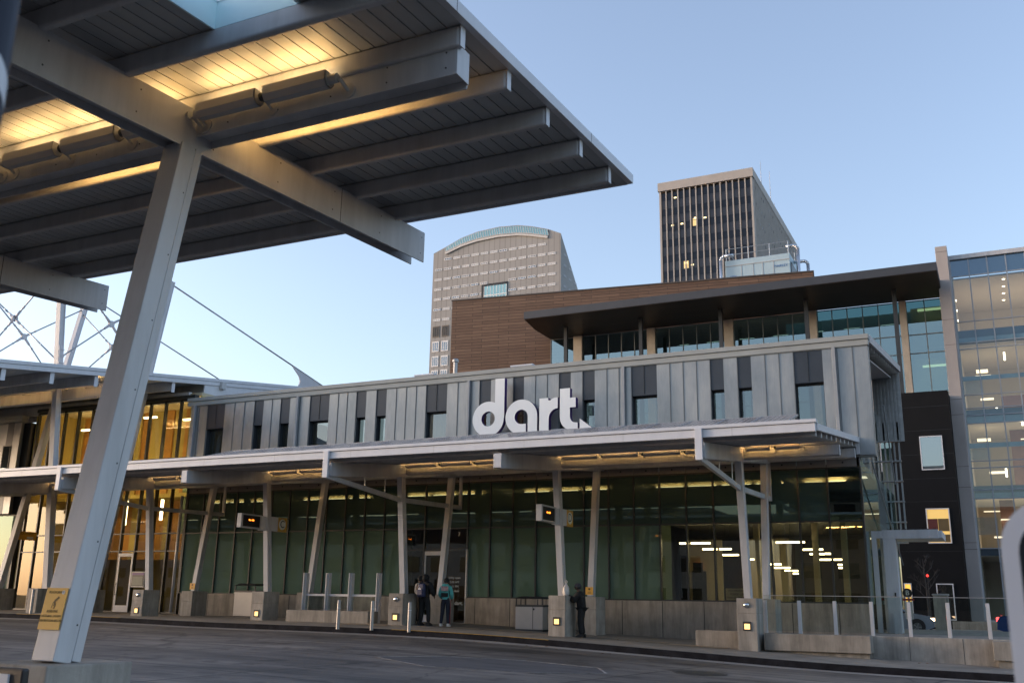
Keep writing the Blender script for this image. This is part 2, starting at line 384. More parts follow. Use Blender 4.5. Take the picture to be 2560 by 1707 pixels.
# skylight: a shaft with frosted side walls and a pane on top
skym = surf('skylight_shaft', (.70, .90, .93), .5, var=.04)
m = MB(); m.sbox(SK[0]-.02, SK[0], SK[2], SK[3], zc, .165, .45); m.sbox(SK[1], SK[1]+.02, SK[2], SK[3], zc, .165, .45)
m.sbox(SK[0]-.02, SK[1]+.02, SK[3], SK[3]+.02, zc, .165, .45); m.sbox(SK[0]-.02, SK[1]+.02, SK[2]-.02, SK[2], zc, .165, .45)
sk = m.build('skylight', skym, BC)
MB().sbox(SK[0], SK[1], SK[2], SK[3], zc, .425, .445).build('pane', glass('skylight_glass', (.97, .99, 1.0), .02, ior=1.15), sk)
# round-ended strip uplights on brackets
def area(name, loc, sx, sy, power, color, rot, parent):
    l = bpy.data.lights.new(name, 'AREA'); l.shape = 'RECTANGLE'; l.size = sx; l.size_y = sy; l.energy = power*.74; l.color = color
    o = bpy.data.objects.new(name, l); col.objects.link(o); o.location = loc; o.rotation_euler = rot
    o.parent = parent; o.matrix_parent_inverse = parent.matrix_basis.inverted()
    return o
WARM = (1.0, .53, .14)
def strip_light(x0, n, L, gap, y, z, wall, label, group, power, lamp=True, em=True, tz=.03, tilt=205):
    """row of n trough housings, tubes open upwards, held off the beam face at y=wall"""
    t = thing('strip_light', label, 'light fixture', (x0, y, z), group)
    x = x0
    for k in range(n):
        m = MB(); s = .075
        prof = [(-s, .06), (-s, -.03), (-s*.45, -.085), (s*.45, -.085), (s, -.03), (s, .06), (s-.008, .06), (s-.008, -.026), (s*.4, -.076), (-s*.4, -.076), (-s+.008, -.026), (-s+.008, .06)]
        m.prism(prof, lambda a, b: (x+.03, y+a, z+b), (L-.06, 0, 0))
        for e in (x+.03, x+L-.038): m.prism([(-s, .06), (-s, -.03), (-s*.45, -.085), (s*.45, -.085), (s, -.03), (s, .06)], lambda a, b: (e, y+a, z+b), (.008, 0, 0))
        h = m.build('housing', fixm, t)
        if em: MB().cyl((x+.05, y-.02, z+tz), (x+L-.05, y-.02, z+tz), .017, n=10).build('tube', tube, h, smooth=True)
        e = MB(); e.cyl((x-.04, y, z-.01), (x+.035, y, z-.01), .045, n=14); e.build('end_cap', darkm if k else fixm, t)
        b = MB(); b.cyl((x-.005, y, z-.03), (x-.005, wall+(.01 if wall < y else -.01), z-.085), .014, n=8); b.cyl((x-.005, wall, z-.085), (x-.005, wall+(.014 if wall < y else -.014), z-.085), .07, n=18)
        b.build('bracket', fixm, t)
        if lamp: area('lamp', (x+L/2, y, z+.11), L-.1, .10, power, WARM, (R(tilt), 0, 0), t)
        x += L+gap
    e = MB(); e.cyl((x-gap-.035, y, z-.01), (x-gap+.06, y, z-.01), .045, n=14); e.build('end_cap', fixm, t)
    b = MB(); b.cyl((x-gap+.08, y, z-.02), (x-gap+.10, wall-.01, z-.09), .018, n=8); b.cyl((x-gap+.10, wall, z-.09), (x-gap+.10, wall-.016, z-.09), .075, n=18); b.build('bracket', fixm, t)
    return t
strip_light(-6.74, 2, .79, .035, 6.57, 6.24, 6.70, 'glowing pair of strip uplights on the near canopy beam right of the column', 'uplights under the near canopy', .85)
strip_light(-9.55, 3, .85, .05, 6.57, 6.24, 6.70, 'glowing row of strip uplights on the near canopy beam left of the column', 'uplights under the near canopy', .85)
strip_light(-12.5, 3, .85, .05, 6.57, 6.24, 6.70, 'strip uplights of the near canopy just outside the left edge', 'uplights under the near canopy', .85)

strip_light(-6.74, 2, .79, .035, 7.015, 6.24, 6.92, 'pair of strip uplights behind the near canopy beam right of the column', 'uplights under the near canopy', 3.2, tilt=140)
strip_light(-9.55, 3, .85, .05, 7.015, 6.24, 6.92, 'row of strip uplights behind the near canopy beam left of the column', 'uplights under the near canopy', 3.2, tilt=140)

def pedestal(x0, x1, y0, y1, z0, z1, label, light=False, cam=False, bell=False):
    t = thing('concrete_pedestal', label, 'pedestal', ((x0+x1)/2, (y0+y1)/2, z0), 'concrete pedestals under the canopy columns')
    zj = z1-.44
    m = MB(); m.box(x0, x1, y0, y1, z0-.25, zj-.006); m.box(x0+.012, x1-.012, y0+.012, y1-.012, zj-.02, zj+.02); m.box(x0, x1, y0, y1, zj+.006, z1)
    m.build('plinth', concrete_l, t, bevel=.012)
    if light:
        xc = (x0+x1)/2; za = zj-.36
        m = MB(); m.box(xc-.12, xc+.12, y0-.025, y0-.002, za-.13, za-.09); m.box(xc-.12, xc+.12, y0-.025, y0-.002, za+.07, za+.13); m.box(xc-.12, xc-.085, y0-.025, y0-.002, za-.09, za+.07); m.box(xc+.085, xc+.12, y0-.025, y0-.002, za-.09, za+.07)
        f = m.build('light_frame', darkm, t)
        MB().box(xc-.084, xc+.084, y0-.012, y0-.003, za-.088, za+.068).build('light_lens', emit('step_light', (1.0, .58, .20), .62) if 'step_light' not in MATS else MATS['step_light'], f)
    if bell:
        xc = (x0+x1)/2
        m = MB(); m.lathe([(.0, 0), (.06, .008), (.085, .03), (.09, .05)], (0, 0, 0), 18)
        m.v = [(xc+a, y0-.052+c, z1-.2+b) for a, b, c in m.v]
        m.build('speaker_dome', surf('chrome', (.6, .6, .6), .12, metal=1) if 'chrome' not in MATS else MATS['chrome'], t, smooth=True)
    return t
pedestal(-7.42, -6.66, 5.57, 6.42, .14, 1.066, 'large concrete pedestal at the foot of the leaning near column, bottom left')
# amber notice on the near column
def plate_on_column():
    t = thing('column_notice', 'amber notice plate with a cane user symbol near the foot of the leaning near column', 'sign', (-6.97, 5.76, 1.5))
    up = Vector((0, .74, 4.82)).normalized(); c = Vector((-6.97, 5.86, 1.07))+Vector((0, .74, 4.82))*.083; nrm = Vector((0, -up.z, up.y)); c = c+nrm*.109
    Mx = Matrix(((1, 0, 0, c.x), (0, up.y, nrm.y, c.y), (0, up.z, nrm.z, c.z), (0, 0, 0, 1)))
    m = MB(); m.box(-.121, .121, -.165, .165, -.002, .004); m.v = [tuple(Mx @ Vector(v)) for v in m.v]; m.build('plate', ambers, t)
    tm = surf('sign_brown_text', (.13, .075, .02), .6) if 'sign_brown_text' not in MATS else MATS['sign_brown_text']
    for s, y, sz in (('PLATFORM', .128, .030), ('ASSISTIVE', -.022, .030), ('LISTENING SYSTEM', -.060, .026), ('PUSH BUTTON BELOW', -.096, .026)):
        x = -.012 if s == 'PLATFORM' else 0
        text_mesh('lettering', s, sz, tm, t, Mx @ Matrix.Translation((x, y, .0052)), .0008)
    m = MB(); m.cyl((.078, .13, .004), (.078, .13, .006), .016, n=20); m.v = [tuple(Mx @ Vector(v)) for v in m.v]; m.build('disc', white2, t)
    text_mesh('lettering', 'E', .022, tm, t, Mx @ Matrix.Translation((.078, .13, .0066)), .0006)
    m = MB()   # stooping figure with a cane
    m.cyl((.036, .086, .004), (.036, .086, .006), .011, n=14)
    for a, b, w_ in (((.028, .078), (.004, .060), .020), ((.004, .060), (.018, .026), .013), ((.018, .026), (.008, .000), .011), ((.004, .062), (-.012, .042), .009), ((-.012, .042), (-.020, .004), .004), ((.010, .052), (-.002, .02), .008)):
        m.bar((a[0], a[1], .0055), (b[0], b[1], .0055), w_, .0015)
    m.v = [tuple(Mx @ Vector(v)) for v in m.v]; m.build('pictogram', tm, t)
plate_on_column()

# ------------------------------------------------------------------ platform canopy along the terminal
BX = [-7.05-6.145*k for k in range(0, 7)]
zb = lambda y: 5.92+.1135*(y-30.4)
FC = thing('platform_canopy', 'long white platform canopy on V shaped columns in front of the metal clad terminal', 'canopy', (-25, 30.9, 1.83))
BXI = [(i, x) for i, x in enumerate(BX)]
for i, x in BXI:
    m = MB(); m.sbox(x-.13, x-.11, 25.98, 34.6, zb, 0, .45); m.sbox(x+.11, x+.13, 25.98, 34.6, zb, 0, .45); m.sbox(x-.11, x+.11, 26.0, 34.6, zb, .05, .07); m.sbox(x-.11, x+.11, 25.98, 26.0, zb, .03, .45)
    m.build('girder', white, FC, bevel=.006)
    if i >= 5: continue
    for (yb, zb_, yt, zt, nm) in ((30.9, 1.83, 30.36, zb(30.36)+.02, 'front_column'), (33.5, 1.83, 34.1, zb(34.1)+.02, 'rear_column')):
        s = 1 if yt > yb else -1
        m = MB(); m.bar((x, yb, zb_), (x, yt, zt), .21, .17, up=(0, 1, 0)); c = m.build('column', white, FC, bevel=.008)
        MB().bar((x, yb+.115, zb_), (x, yt+.115, zt), .235, .05, up=(0, 1, 0)).build('flange', white, c, bevel=.005)
    if i % 2 == 0:
        m = MB(); m.box(x-.1, x+.1, 25.82, 25.9, zb(25.9)-.04, 6.23); po = m.build('fascia_post', white2, FC, bevel=.008)
        m = MB(); m.box(x-.035, x+.035, 25.9, 25.98, zb(25.9)+.06, zb(25.9)+.38); m.build('fin', white2, po)
        m = MB(); m.bar((x, 25.88, 5.43), (x, 30.32, 5.10), .11, .15); m.build('brace', white, FC, bevel=.006)
        m = MB(); m.bar((x, 30.30, 5.10), (x, 34.85, 5.22), .09, .16); m.build('brace', white, FC, bevel=.006)
        m = MB(); m.box(x-.06, x+.06, 34.85, 34.93, 5.14, 6.6); m.build('hanger', white, FC, bevel=.006)
        m = MB(); m.cyl((x-.05, 28.2, 5.26), (x-.05, 28.2, zb(28.2)), .012, n=6); m.cyl((x+.05, 29.3, 5.2), (x+.05, 29.3, zb(29.3)), .012, n=6); m.build('hanger_rod', galv, FC)
XL, XR = -50.0, -4.06
for y, h in ((30.56, .30), (34.2, .30)):
    for a, b in [(BX[0]+.13, XR)] + [(BX[k+1]+.13, BX[k]-.13) for k in range(6)]:
        m = MB(); z = zb(y)+.08
        m.box(a, b, y-.07, y-.055, z, z+h); m.box(a, b, y+.055, y+.07, z-.03, z+h); m.box(a, b, y-.055, y+.055, z+.05, z+.062)
        if b > -5: m.box(b, b+.02, y-.08, y+.08, z-.02, z+h)
        m.build('cross_beam', white, FC, bevel=.004)
for k in range(10):
    y = 26.45+.925*k
    m = MB(); m.sbox(XL, XR, y-.04, y+.04, zb, .454, .64); pu = m.build('purlin', white, FC, bevel=.025, seg=2)
m = MB(); deck_planks(m, XL, XR+.02, 26.08, 35.0, zb, .644, .665); m.build('deck', deckm, FC)
MB().sbox(XL, XR, 26.08, 35.2, zb, .668, .70).build('roof_sheet', roofm, FC)
m = MB(); m.box(XL, XR+.06, 25.92, 26.06, 5.985, 6.20); m.box(XL, XR+.10, 25.88, 26.08, 6.215, 6.305)
m.box(XL, XR+.03, 25.95, 26.06, 6.19, 6.22)
fa = m.build('front_fascia', white2, FC, bevel=.005)
mj = MB(); x = XR-2.1
while x > XL: mj.box(x, x+.012, 25.9185, 25.925, 5.985, 6.20); x -= 3.07
mj.build('joint', fixm, fa)
m = MB(); m.sbox(XR+.02, XR+.10, 26.06, 35.15, zb, .60, .78); m.sbox(XR-.03, XR+.08, 34.9, 35.1, zb, .2, .60)
m.build('side_fascia', white2, FC, bevel=.005)
# photovoltaic panels along the front edge
pvm = surf('solar_cell', (.035, .036, .055), .12, var=.3, scale=3, stretch=(6, .3, 1))
def solar(x0, x1):
    t = thing('solar_panel', 'framed dark solar panel tilted in the row on the platform canopy roof', 'solar panel', (x0, 26.5, 6.37), 'solar panels in a row on the platform canopy')
    fz = lambda y: 6.385+.281*(y-26.5)
    m = MB(); m.sbox(x0, x0+.03, 26.5, 28.05, fz, -.02, .03); m.sbox(x1-.03, x1, 26.5, 28.05, fz, -.02, .03); m.sbox(x0+.03, x1-.03, 26.5, 26.53, fz, -.02, .03); m.sbox(x0+.03, x1-.03, 28.02, 28.05, fz, -.02, .03)
    m.build('frame', steel, t)
    c = MB().sbox(x0+.03, x1-.03, 26.53, 28.02, fz, -.01, .022).build('cells', pvm, t)
    g = MB()
    for k in range(1, 6):
        xx = x0+.03+(x1-x0-.06)*k/6; g.sbox(xx-.004, xx+.004, 26.53, 28.02, fz, .022, .0245)
    for k in range(1, 10):
        yy = 26.53+1.49*k/10; g.sbox(x0+.03, x1-.03, yy-.003, yy+.003, fz, .0222, .0247)
    g.build('busbar', fixm, c)
    m = MB(); m.cyl((x1-.06, 27.95, fz(27.95)-.02), (x1-.06, 27.95, zb(27.95)+.7), .02, n=6); m.box(x1-.05, x1+.04, 26.44, 26.5, fz(26.5)-.05, fz(26.5)+.01); m.build('mount', darkm, t)
for k in range(20):
    b = -4.76-1.028*k; solar(b-1.01, b)
# uplights of this canopy
def row(k, n, L, label): strip_light(BX[k]+.28, n, L, .12, 30.30, 6.30, 30.49, label, 'uplights under the platform canopy', 7, tz=.085)
row(0, 2, .76, 'short glowing pair of uplights under the right end of the platform canopy')
row(1, 4, 1.28, 'long glowing row of uplights right of bus sign D under the platform canopy')
row(2, 3, 1.28, 'glowing row of uplights under the platform canopy just left of bus sign D')
row(3, 3, 1.28, 'glowing row of uplights under the platform canopy just right of bus sign C')
row(4, 3, 1.28, 'glowing row of uplights under the platform canopy left of bus sign C')
row(5, 3, 1.28, 'row of uplights under the platform canopy hidden mostly behind the leaning near column')
# pedestals of the platform canopy
names = {0: 'right end of the platform canopy', 1: 'bus sign D', 2: 'the group of waiting people', 3: 'bus sign C', 4: 'the white framed door on the left', 5: 'the left bay behind the near column', 6: 'the far left bay'}
for i, x in BXI:
    if i == 5: 
        pass
    z0 = zg(x, 30.7)
    lab = {0: 'concrete pedestal with step light and shiny dome beside the guard railing', 1: 'concrete pedestal with step light that the man in black leans on', 2: 'concrete pedestal with step light and dome next to the waiting group', 3: 'concrete pedestal with step light under bus sign C', 4: 'concrete pedestal with step light and dome near the white framed door', 5: 'plain concrete pedestal just left of the leaning near column', 6: 'concrete pedestal at the far left edge by the platform'}[i]
    pedestal(x-.22, x+.37, 30.3, 31.2, z0, 1.83, lab, light=i < 5, bell=i in (0, 2, 4))
    lab = {0: 'rear concrete pedestal behind the guard railing at the right end', 1: 'rear concrete pedestal behind the man in black', 2: 'rear concrete pedestal behind the group of waiting people', 3: 'rear concrete pedestal behind the glazed bench screen', 4: 'rear concrete pedestal in front of the green glass left of the bin', 5: 'rear concrete pedestal hidden behind the leaning near column', 6: 'rear concrete pedestal at the foot of the far left slanting mast'}[i]
    pedestal(x-.25, x+.37, 33.05, 33.95, zg(x, 33.5), 1.83, lab)
# small amber plates on rear columns
for x, lab in ((BX[1], 'small amber notice low on the rear column behind the man in black'), (BX[4], 'small amber notice low on the slanting column left of the light grey bin')):
    t = thing('column_plate', lab, 'sign', (x, 33.4, 2.0))
    B(x-.16, x+.12, 33.40, 33.41, 1.90, 2.16).build('plate', ambers, t)
    m = MB(); m.cyl((x-.02, 33.398, 2.09), (x-.02, 33.395, 2.09), .04, n=12); m.box(x-.08, x+.05, 33.395, 33.398, 1.95, 1.97); m.box(x-.06, x+.03, 33.395, 33.398, 1.99, 2.005); m.build('pictogram', MATS['sign_brown_text'], t)

# bus bay signs
def bus_sign(x, letter, label):
    t = thing('bus_sign', label, 'sign', (x, 30.6, 4.35), 'lettered bus bay signs on the front columns')
    m = MB(); m.box(x-.09, x+.11, 28.98, 30.12, 4.13, 4.18); m.box(x-.09, x+.11, 28.98, 30.12, 4.60, 4.65); m.box(x-.09, x+.11, 28.98, 29.08, 4.18, 4.60); m.box(x-.09, x+.11, 30.06, 30.12, 4.18, 4.60)
    c = m.build('display_case', fixm, t, bevel=.006)
    B(x-.07, x+.09, 29.08, 30.06, 4.18, 4.60).build('screen', blackm, c)
    text_mesh('led_text', 'Bus 4:05', .085, led, c, FACEX(x+.093, 29.57, 4.43), .001)
    B(x-.05, x+.07, 30.12, 30.50, 4.10, 4.64).build('bracket', white2, t, bevel=.005)
    B(x-.04, x+.05, 30.74, 31.18, 4.12, 4.66).build('arm', white2, t, bevel=.005)
    B(x-.045, x+.055, 31.18, 31.72, 4.12, 4.66).build('plate', ambers, t, bevel=.004)
    m = MB(); m.cyl((x+.056, 31.44, 4.40), (x+.060, 31.44, 4.40), .205, n=28); m.build('disc', surf('pale_disc', (.88, .84, .72), .5) if 'pale_disc' not in MATS else MATS['pale_disc'], t)
    text_mesh('letter', letter, .40, blackm, t, FACEX(x+.0615, 31.44, 4.40), .002)
bus_sign(BX[3], 'C', 'amber bus bay plate C with dark display, on the column left of the bench screen')
bus_sign(BX[1], 'D', 'amber bus bay plate D with dark display, on the column above the man in black')
t = thing('platform_sign', 'long amber platform sign fixed across the far left slanting mast', 'sign', (-43.85, 33.5, 4.3))
B(-43.9, -43.78, 33.6, 34.95, 4.19, 4.60).build('board', ambers, t, bevel=.005)
text_mesh('lettering', 'PLATFORM', .16, MATS['sign_brown_text'], t, FACEX(-43.775, 34.35, 4.50), .002)
B(-43.78, -43.77, 34.4, 34.75, 4.24, 4.36).build('route_panel', white2, t)

# ------------------------------------------------------------------ the tall suspended canopy on the left
zs = lambda y: 10.20+.1425*(y-25.1)
TC = thing('suspended_canopy', 'high white canopy hung from slanting masts with cables, left of the terminal roof', 'canopy', (-40, 31, 1.8))
for y in [25.25+2.24*k for k in range(9)]:
    m = MB(); m.sbox(-62, -34.84, y-.06, y+.06, zs, -.42, .02); pu = m.build('purlin', white, TC, bevel=.01)
    MB().sbox(-34.84, -34.82, y-.1, y+.1, zs, -.5, .0).build('end_plate', white2, pu)
m = MB(); deck_planks(m, -62, -34.8, 22, 44.6, zs, .025, .05); m.build('deck', deckm, TC)
m = MB(); m.sbox(-34.80, -34.70, 20, 45.5, zs, -.02, .17); m.sbox(-34.80, -34.67, 20, 45.5, zs, .18, .33); m.sbox(-62, -34.8, 22, 44.6, zs, .053, .2); m.build('side_fascia', white2, TC, bevel=.006)
m = MB(); m.sbox(-34.83, -34.76, 36.2, 45.5, zs, -.55, -.03); m.build('bracket_wall', white2, TC)
for y in (30.4, 35.5):
    m = MB(); m.box(-62, -34.95, y-.1, y+.1, zs(y)-.9, zs(y)-.42); m.build('cross_beam', white, TC, bevel=.008)
m = MB(); m.box(-34.85, -34.55, 37.2, 37.5, zs(37)-.15, zs(37)+.22); m.build('floodlight', fixm, TC, bevel=.01)
bxm = {-1: BX[5]+.15, -2: BX[6]+.15}
def mast(x, y0, z0, y1, z1, w_):
    m = MB(); m.bar((x, y0, z0), (x, y1, z1), .30, .22, up=(0, 1, 0)); c = m.build('mast', white, TC, bevel=.01)
    MB().bar((x, y0+.13, z0), (x, y1+.13, z1), .34, .05, up=(0, 1, 0)).build('flange', white, c, bevel=.006)
    yy = y0+(y1-y0)*.62
    return c
mast(bxm[-1], 30.9, 1.83, 29.35, 17.0, 0); mast(bxm[-1], 33.5, 1.83, 36.02, 17.45, 0)
mast(bxm[-2], 30.9, 1.83, 29.3, 17.0, 0); mast(bxm[-2], 33.2, 1.83, 36.1, 17.6, 0)
def rod(a, b, r=.028):
    MB().cyl(a, b, r, n=8).build('cable', galv2, TC, smooth=True)
galv2 = surf('cable_steel', (.34, .36, .38), .4, metal=.4)
xa, xb = bxm[-1], bxm[-2]
rod((xa, 36.0, 17.35), (xa, 49.5, 14.6), .045)
MB().prism([(46.2, 15.30), (46.6, 15.02), (47.0, 14.75), (47.15, 14.5), (47.1, 14.25), (46.9, 14.0), (46.7, 13.8), (50.4, 13.8), (50.2, 14.42), (49.5, 14.63)], lambda a, b: (xa-.03, a, b), (.06, 0, 0)).build('anchor_plate', white2, TC)
rod((xb, 36.1, 17.5), (xb, 47.2, 14.9), .04)
def xbrace(p, q, r_, s, c):
    for e in (p, q, r_, s): rod(e, c, .035)
    for e in (p, q, r_, s):
        d_ = (Vector(e)-Vector(c)).normalized(); c_ = Vector(c)
        MB().cyl(c_+d_*.12, c_+d_*.5, .07, .055, n=10).build('turnbuckle', white, TC, smooth=True)
        MB().cyl(c_+d_*.7, c_+d_*.95, .055, .03, n=10).build('turnbuckle', white, TC, smooth=True)
    MB().cyl((c[0]-.06, c[1], c[2]), (c[0]+.06, c[1], c[2]), .16, n=14).build('cable_node', white, TC)
def xset(xm, ya, za, yb_, zb2, hi, lo):
    p, q = Vector((xm, ya(hi), hi)), Vector((xm, yb_(lo), lo)); r_, s = Vector((xm, yb_(hi), hi)), Vector((xm, ya(lo), lo))
    c = (p+q+r_+s)/4; xbrace(p, q, r_, s, c)
fy1 = lambda z: 30.9+(29.35-30.9)*(z-1.83)/15.2
fy2 = lambda z: 33.5+2.52*(z-1.83)/15.62
xset(xa, fy1, 0, fy2, 0, 16.6, 11.9)
xset(xb, fy1, 0, fy2, 0, 16.6, 11.9)
# bracing along X between the masts
for yf in (fy1, fy2):
    p, q = Vector((xa, yf(16.4), 16.4)), Vector((xb, yf(11.8), 11.8)); r_, s = Vector((xb, yf(16.4), 16.4)), Vector((xa, yf(11.8), 11.8)); xbrace(p, q, r_, s, (p+q+r_+s)/4)
m = MB(); s0, s1 = 11.4, 12.6
for xm, yf in ((xa, fy1), (xa, fy2), (xb, fy1), (xb, fy2)):
    m.bar((xm+.17, yf(11.35), 11.35), (xm+.17, yf(12.5), 12.5), .05, .2, up=(0, 1, 0))
    for z in (11.7, 12.0, 12.3): m.box(xm+.16, xm+.24, yf(z)-.14, yf(z)+.14, z, z+.04)
m.build('mast_shoe', white, TC)
strip_light(-41.6, 3, 1.3, .14, 30.14, 10.62, 30.30, 'glowing row of uplights under the high suspended canopy at the left edge', 'uplights under the suspended canopy', 12, tz=.085)
strip_light(-36.1, 1, .9, .1, 30.14, 10.62, 30.30, 'short uplight under the suspended canopy just right of the leaning near column', 'uplights under the suspended canopy', 12, tz=.085)

# ------------------------------------------------------------------ the terminal
gl_clear = glass('lobby_glass', (.50, .60, .54), .13, (.75, .92, .86), wav=.10, wscale=.5, ior=1.55)
gl_upper = glass('upper_lobby_glass', (.34, .44, .40), .13, (.70, .92, .88), wav=.06, wscale=.5, ior=1.55)
gl_frit = glass('fritted_glass', (.1, .1, .1), .09, (.75, .92, .86), wav=.10, wscale=.5, ior=1.45, back=(.086, .140, .108))
gl_frit_up = glass('fritted_upper_glass', (.1, .1, .1), .08, (.50, .64, .56), wav=.06, wscale=.5, ior=1.45, back=(.050, .080, .068))
gl_slit = glass('slit_glass', (.40, .42, .40), .15, (.80, .92, 1.0), ior=1.45)
gl_hall = glass('hall_glass', (.72, .72, .62), .12, (.95, .95, .9), wav=.08, wscale=.5, ior=1.55)
greenwall = surf('olive_partition', (.115, .165, .115), .7, var=.12, scale=.4)
wallw = surf('lobby_wall', (.50, .43, .30), .7, var=.05)
orange = surf('orange_wall', (.50, .24, .05), .6, var=.05)
ochre = surf('ochre_wall', (.52, .40, .12), .6, var=.05)
darkfl = surf('dark_floor', (.12, .11, .10), .5)
ceilm = surf('dark_ceiling', (.055, .05, .045), .8)
TB = thing('terminal_building', 'long transit terminal with grey zinc upper storey, slit windows and green glass ground floor', 'building', (-19, 35, .8))
SX = -3.48
zr = lambda y: 10.50+.1336*(y-35.0)
DARK2 = [(-33.25, -32.2), (-27.25, -26.2), (-21.20, -20.19), (-12.09, -11.08), (-6.01, -5.01)]
DARK1 = [(-30.42, -29.9), (-28.9, -28.38), (-24.75, -24.24), (-23.70, -23.19), (-18.65, -18.13), (-17.12, -16.64), (-15.10, -14.60), (-14.10, -13.59), (-9.03, -8.53), (-8.02, -7.52)]
FIN = [-34.0, -27.9, -19.13, -12.40, -4.62]
dk = sorted(DARK1+DARK2)
# pale zinc panels fill what the dark strips leave
m = MB(); ms = MB(); x = -34.3
edges = []
for a, b in dk+[(SX, SX)]:
    if a-x > .02:
        n = max(1, round((a-x)/.51)); wd = (a-x)/n
        for k in range(n):
            p, q = x+k*wd, x+(k+1)*wd
            m.box(p, q-.001, 35.0, 35.07, 6.62, 10.42)
            if q < SX-.1: ms.box(q-.012, q+.012, 34.975, 35.0, 6.62, 10.42)
    x = b
m.build('zinc_cladding', zinc, TB); ms.build('standing_seam', surf('seam_grey', (.12, .13, .14), .5), TB)
m = MB(); ms = MB()
for a, b in dk:
    m = MB(); m.box(a, b, 35.012, 35.07, 9.30, 10.42)
    m.box(a, b, 35.012, 35.35, 9.25, 9.30)           # head of the opening
    m.box(a, a+.015, 35.07, 35.35, 6.62, 9.25); m.box(b-.015, b, 35.07, 35.35, 6.62, 9.25)
    dc = m.build('dark_cladding', zincd, TB)
    if b-a > .8: B((a+b)/2-.01, (a+b)/2+.01, 34.99, 35.012, 9.3, 10.42).build('seam', blackm, dc)
for a, b in dk:
    f = MB(); f.box(a+.016, a+.05, 35.27, 35.33, 6.7, 9.24); f.box(b-.05, b-.016, 35.27, 35.33, 6.7, 9.24); f.box(a+.05, b-.05, 35.27, 35.33, 9.19, 9.24)
    f_ = f.build('window', mull, TB); B(a+.05, b-.05, 35.30, 35.31, 6.7, 9.19).build('pane', gl_slit, f_)
dpm = surf('downpipe_grey', (.30, .31, .32), .5)
for x in FIN: B(x-.05, x+.07, 34.86, 34.975, 6.62, 10.42).build('downpipe', dpm, TB, bevel=.008)
# roof edge: two stepped bands, sloping roof with joists at the right end
m = MB(); m.box(-34.5, SX+.04, 34.93, 35.2, 10.42, 10.62); m.box(-34.5, SX+.06, 34.88, 35.25, 10.635, 10.80); m.box(-34.4, SX, 34.97, 35.2, 10.40, 10.65)
rf = m.build('parapet', surf('parapet_grey', (.30, .31, .30), .5, var=.08), TB, bevel=.006)
MB().sbox(-34.3, SX, 35.2, 48.0, zr, .12, .27).build('roof', surf('roof_membrane', (.36, .37, .36), .8), TB)
y = 35.7
while y < 47.8: MB().sbox(SX-1.6, SX-.02, y, y+.08, zr, -.12, .12).build('joist', fixm, TB); y += .92
m = MB(); m.sbox(SX-.02, SX+.08, 35.2, 48.0, zr, .02, .30); m.build('roof_side_fascia', white, TB, bevel=.005)
MB().sbox(SX-1.7, SX-.3, 35.3, 47.7, zr, -.30, -.25).build('roof_soffit', fixm, TB)
# end return of the zinc volume and its underside
m = MB(); m.box(SX-.07, SX, 35.07, 35.45, 6.62, 10.42); m.box(-34.3, SX, 35.07, 35.40, 6.58, 6.62); m.build('zinc_return', zinc, TB)
# right end: glazed side wall, pale fins, corrugated end wall with ledges
Xg = -4.05
MB().box(Xg-.02, Xg, 35.4, 47.2, 1.74, 6.5).build('side_glazing', glass('side_glass', (.75, .86, .82), .12, (.8, .95, .95)), TB)
MB().sbox(Xg-.42, Xg-.40, 35.5, 47.2, lambda y: 0*y, 6.6, 10.0).build('upper_side_glazing', glass('side_glass2', (.7, .8, .82), .15), TB)
m = MB(); x = -4.62
while x < -3.5: m.box(x, x+.075, 47.2, 47.26, 8.9, 12.1); m.box(x+.075, x+.15, 47.23, 47.29, 8.9, 12.1); x += .15
m.build('corrugated_wall', galv, TB)
m = MB()
for k in range(6):
    z = 4.4+.9*k; m.box(-4.75, -3.62, 47.05, 47.3, z-.02, z+.03)
    x = -4.72
    while x < -3.62: m.box(x, x+.07, 47.2, 47.28, z+.03, z+.88); x += .2
m.build('louvre_ledges', galv, TB)
m = MB(); m.cyl((SX-.3, 36.5, 6.6), (SX-.3, 45.5, 3.4), .03, n=6); m.cyl((SX-.35, 43.0, 9.8), (SX-.35, 45.5, 6.8), .03, n=6); m.build('tension_rod', galv2, TB)
# ground floor: base wall, mullions, panes
YG = 35.25
mx = [Xg] + [-4.15-1.0*k for k in range(1, 31)]
DOOR = (-22.15, -19.15)
m = MB(); mj = MB()
for a, b in ((-34.0, DOOR[0]), (DOOR[1], Xg+.08)):
    m.box(a, b, YG-.10, YG+.25, -.3, 1.735)
    x = b-1.05
    while x > a+.3: mj.box(x-.012, x+.012, YG-.103, YG-.09, -.2, 1.72); x -= 1.52
m.build('base_wall', concrete, TB, bevel=.01); mj.build('wall_joint', darkgap, TB)
m = MB()
for x in mx:
    lo = .75 if DOOR[0]-.05 < x < DOOR[1]+.05 else 1.74
    m.box(x-.03, x+.03, YG-.06, YG+.12, lo, 6.25)
m.box(-34.15, Xg, YG-.045, YG+.10, 4.41, 4.47); m.box(-34.15, Xg, YG-.05, YG+.1, 6.22, 6.27)
m.box(-34.15, DOOR[0], YG-.05, YG+.1, 1.735, 1.78); m.box(DOOR[1], Xg, YG-.05, YG+.1, 1.735, 1.78)
m.box(DOOR[0], DOOR[1], YG-.045, YG+.1, 3.56, 3.62)
m.build('mullions', mull, TB)
m = MB(); md = MB()
band = surf('spandrel_grey', (.22, .20, .19), .55, var=.08)
for p, q in zip(mx, mx[1:]):
    m.box(q+.012, p-.012, YG-.02, YG+.02, 6.275, 6.58); md.cyl(((p+q)/2, YG-.02, 6.42), ((p+q)/2, YG-.04, 6.42), .03, n=10)
m.box(-4.14, Xg+.02, YG-.02, YG+.02, 6.275, 6.58)
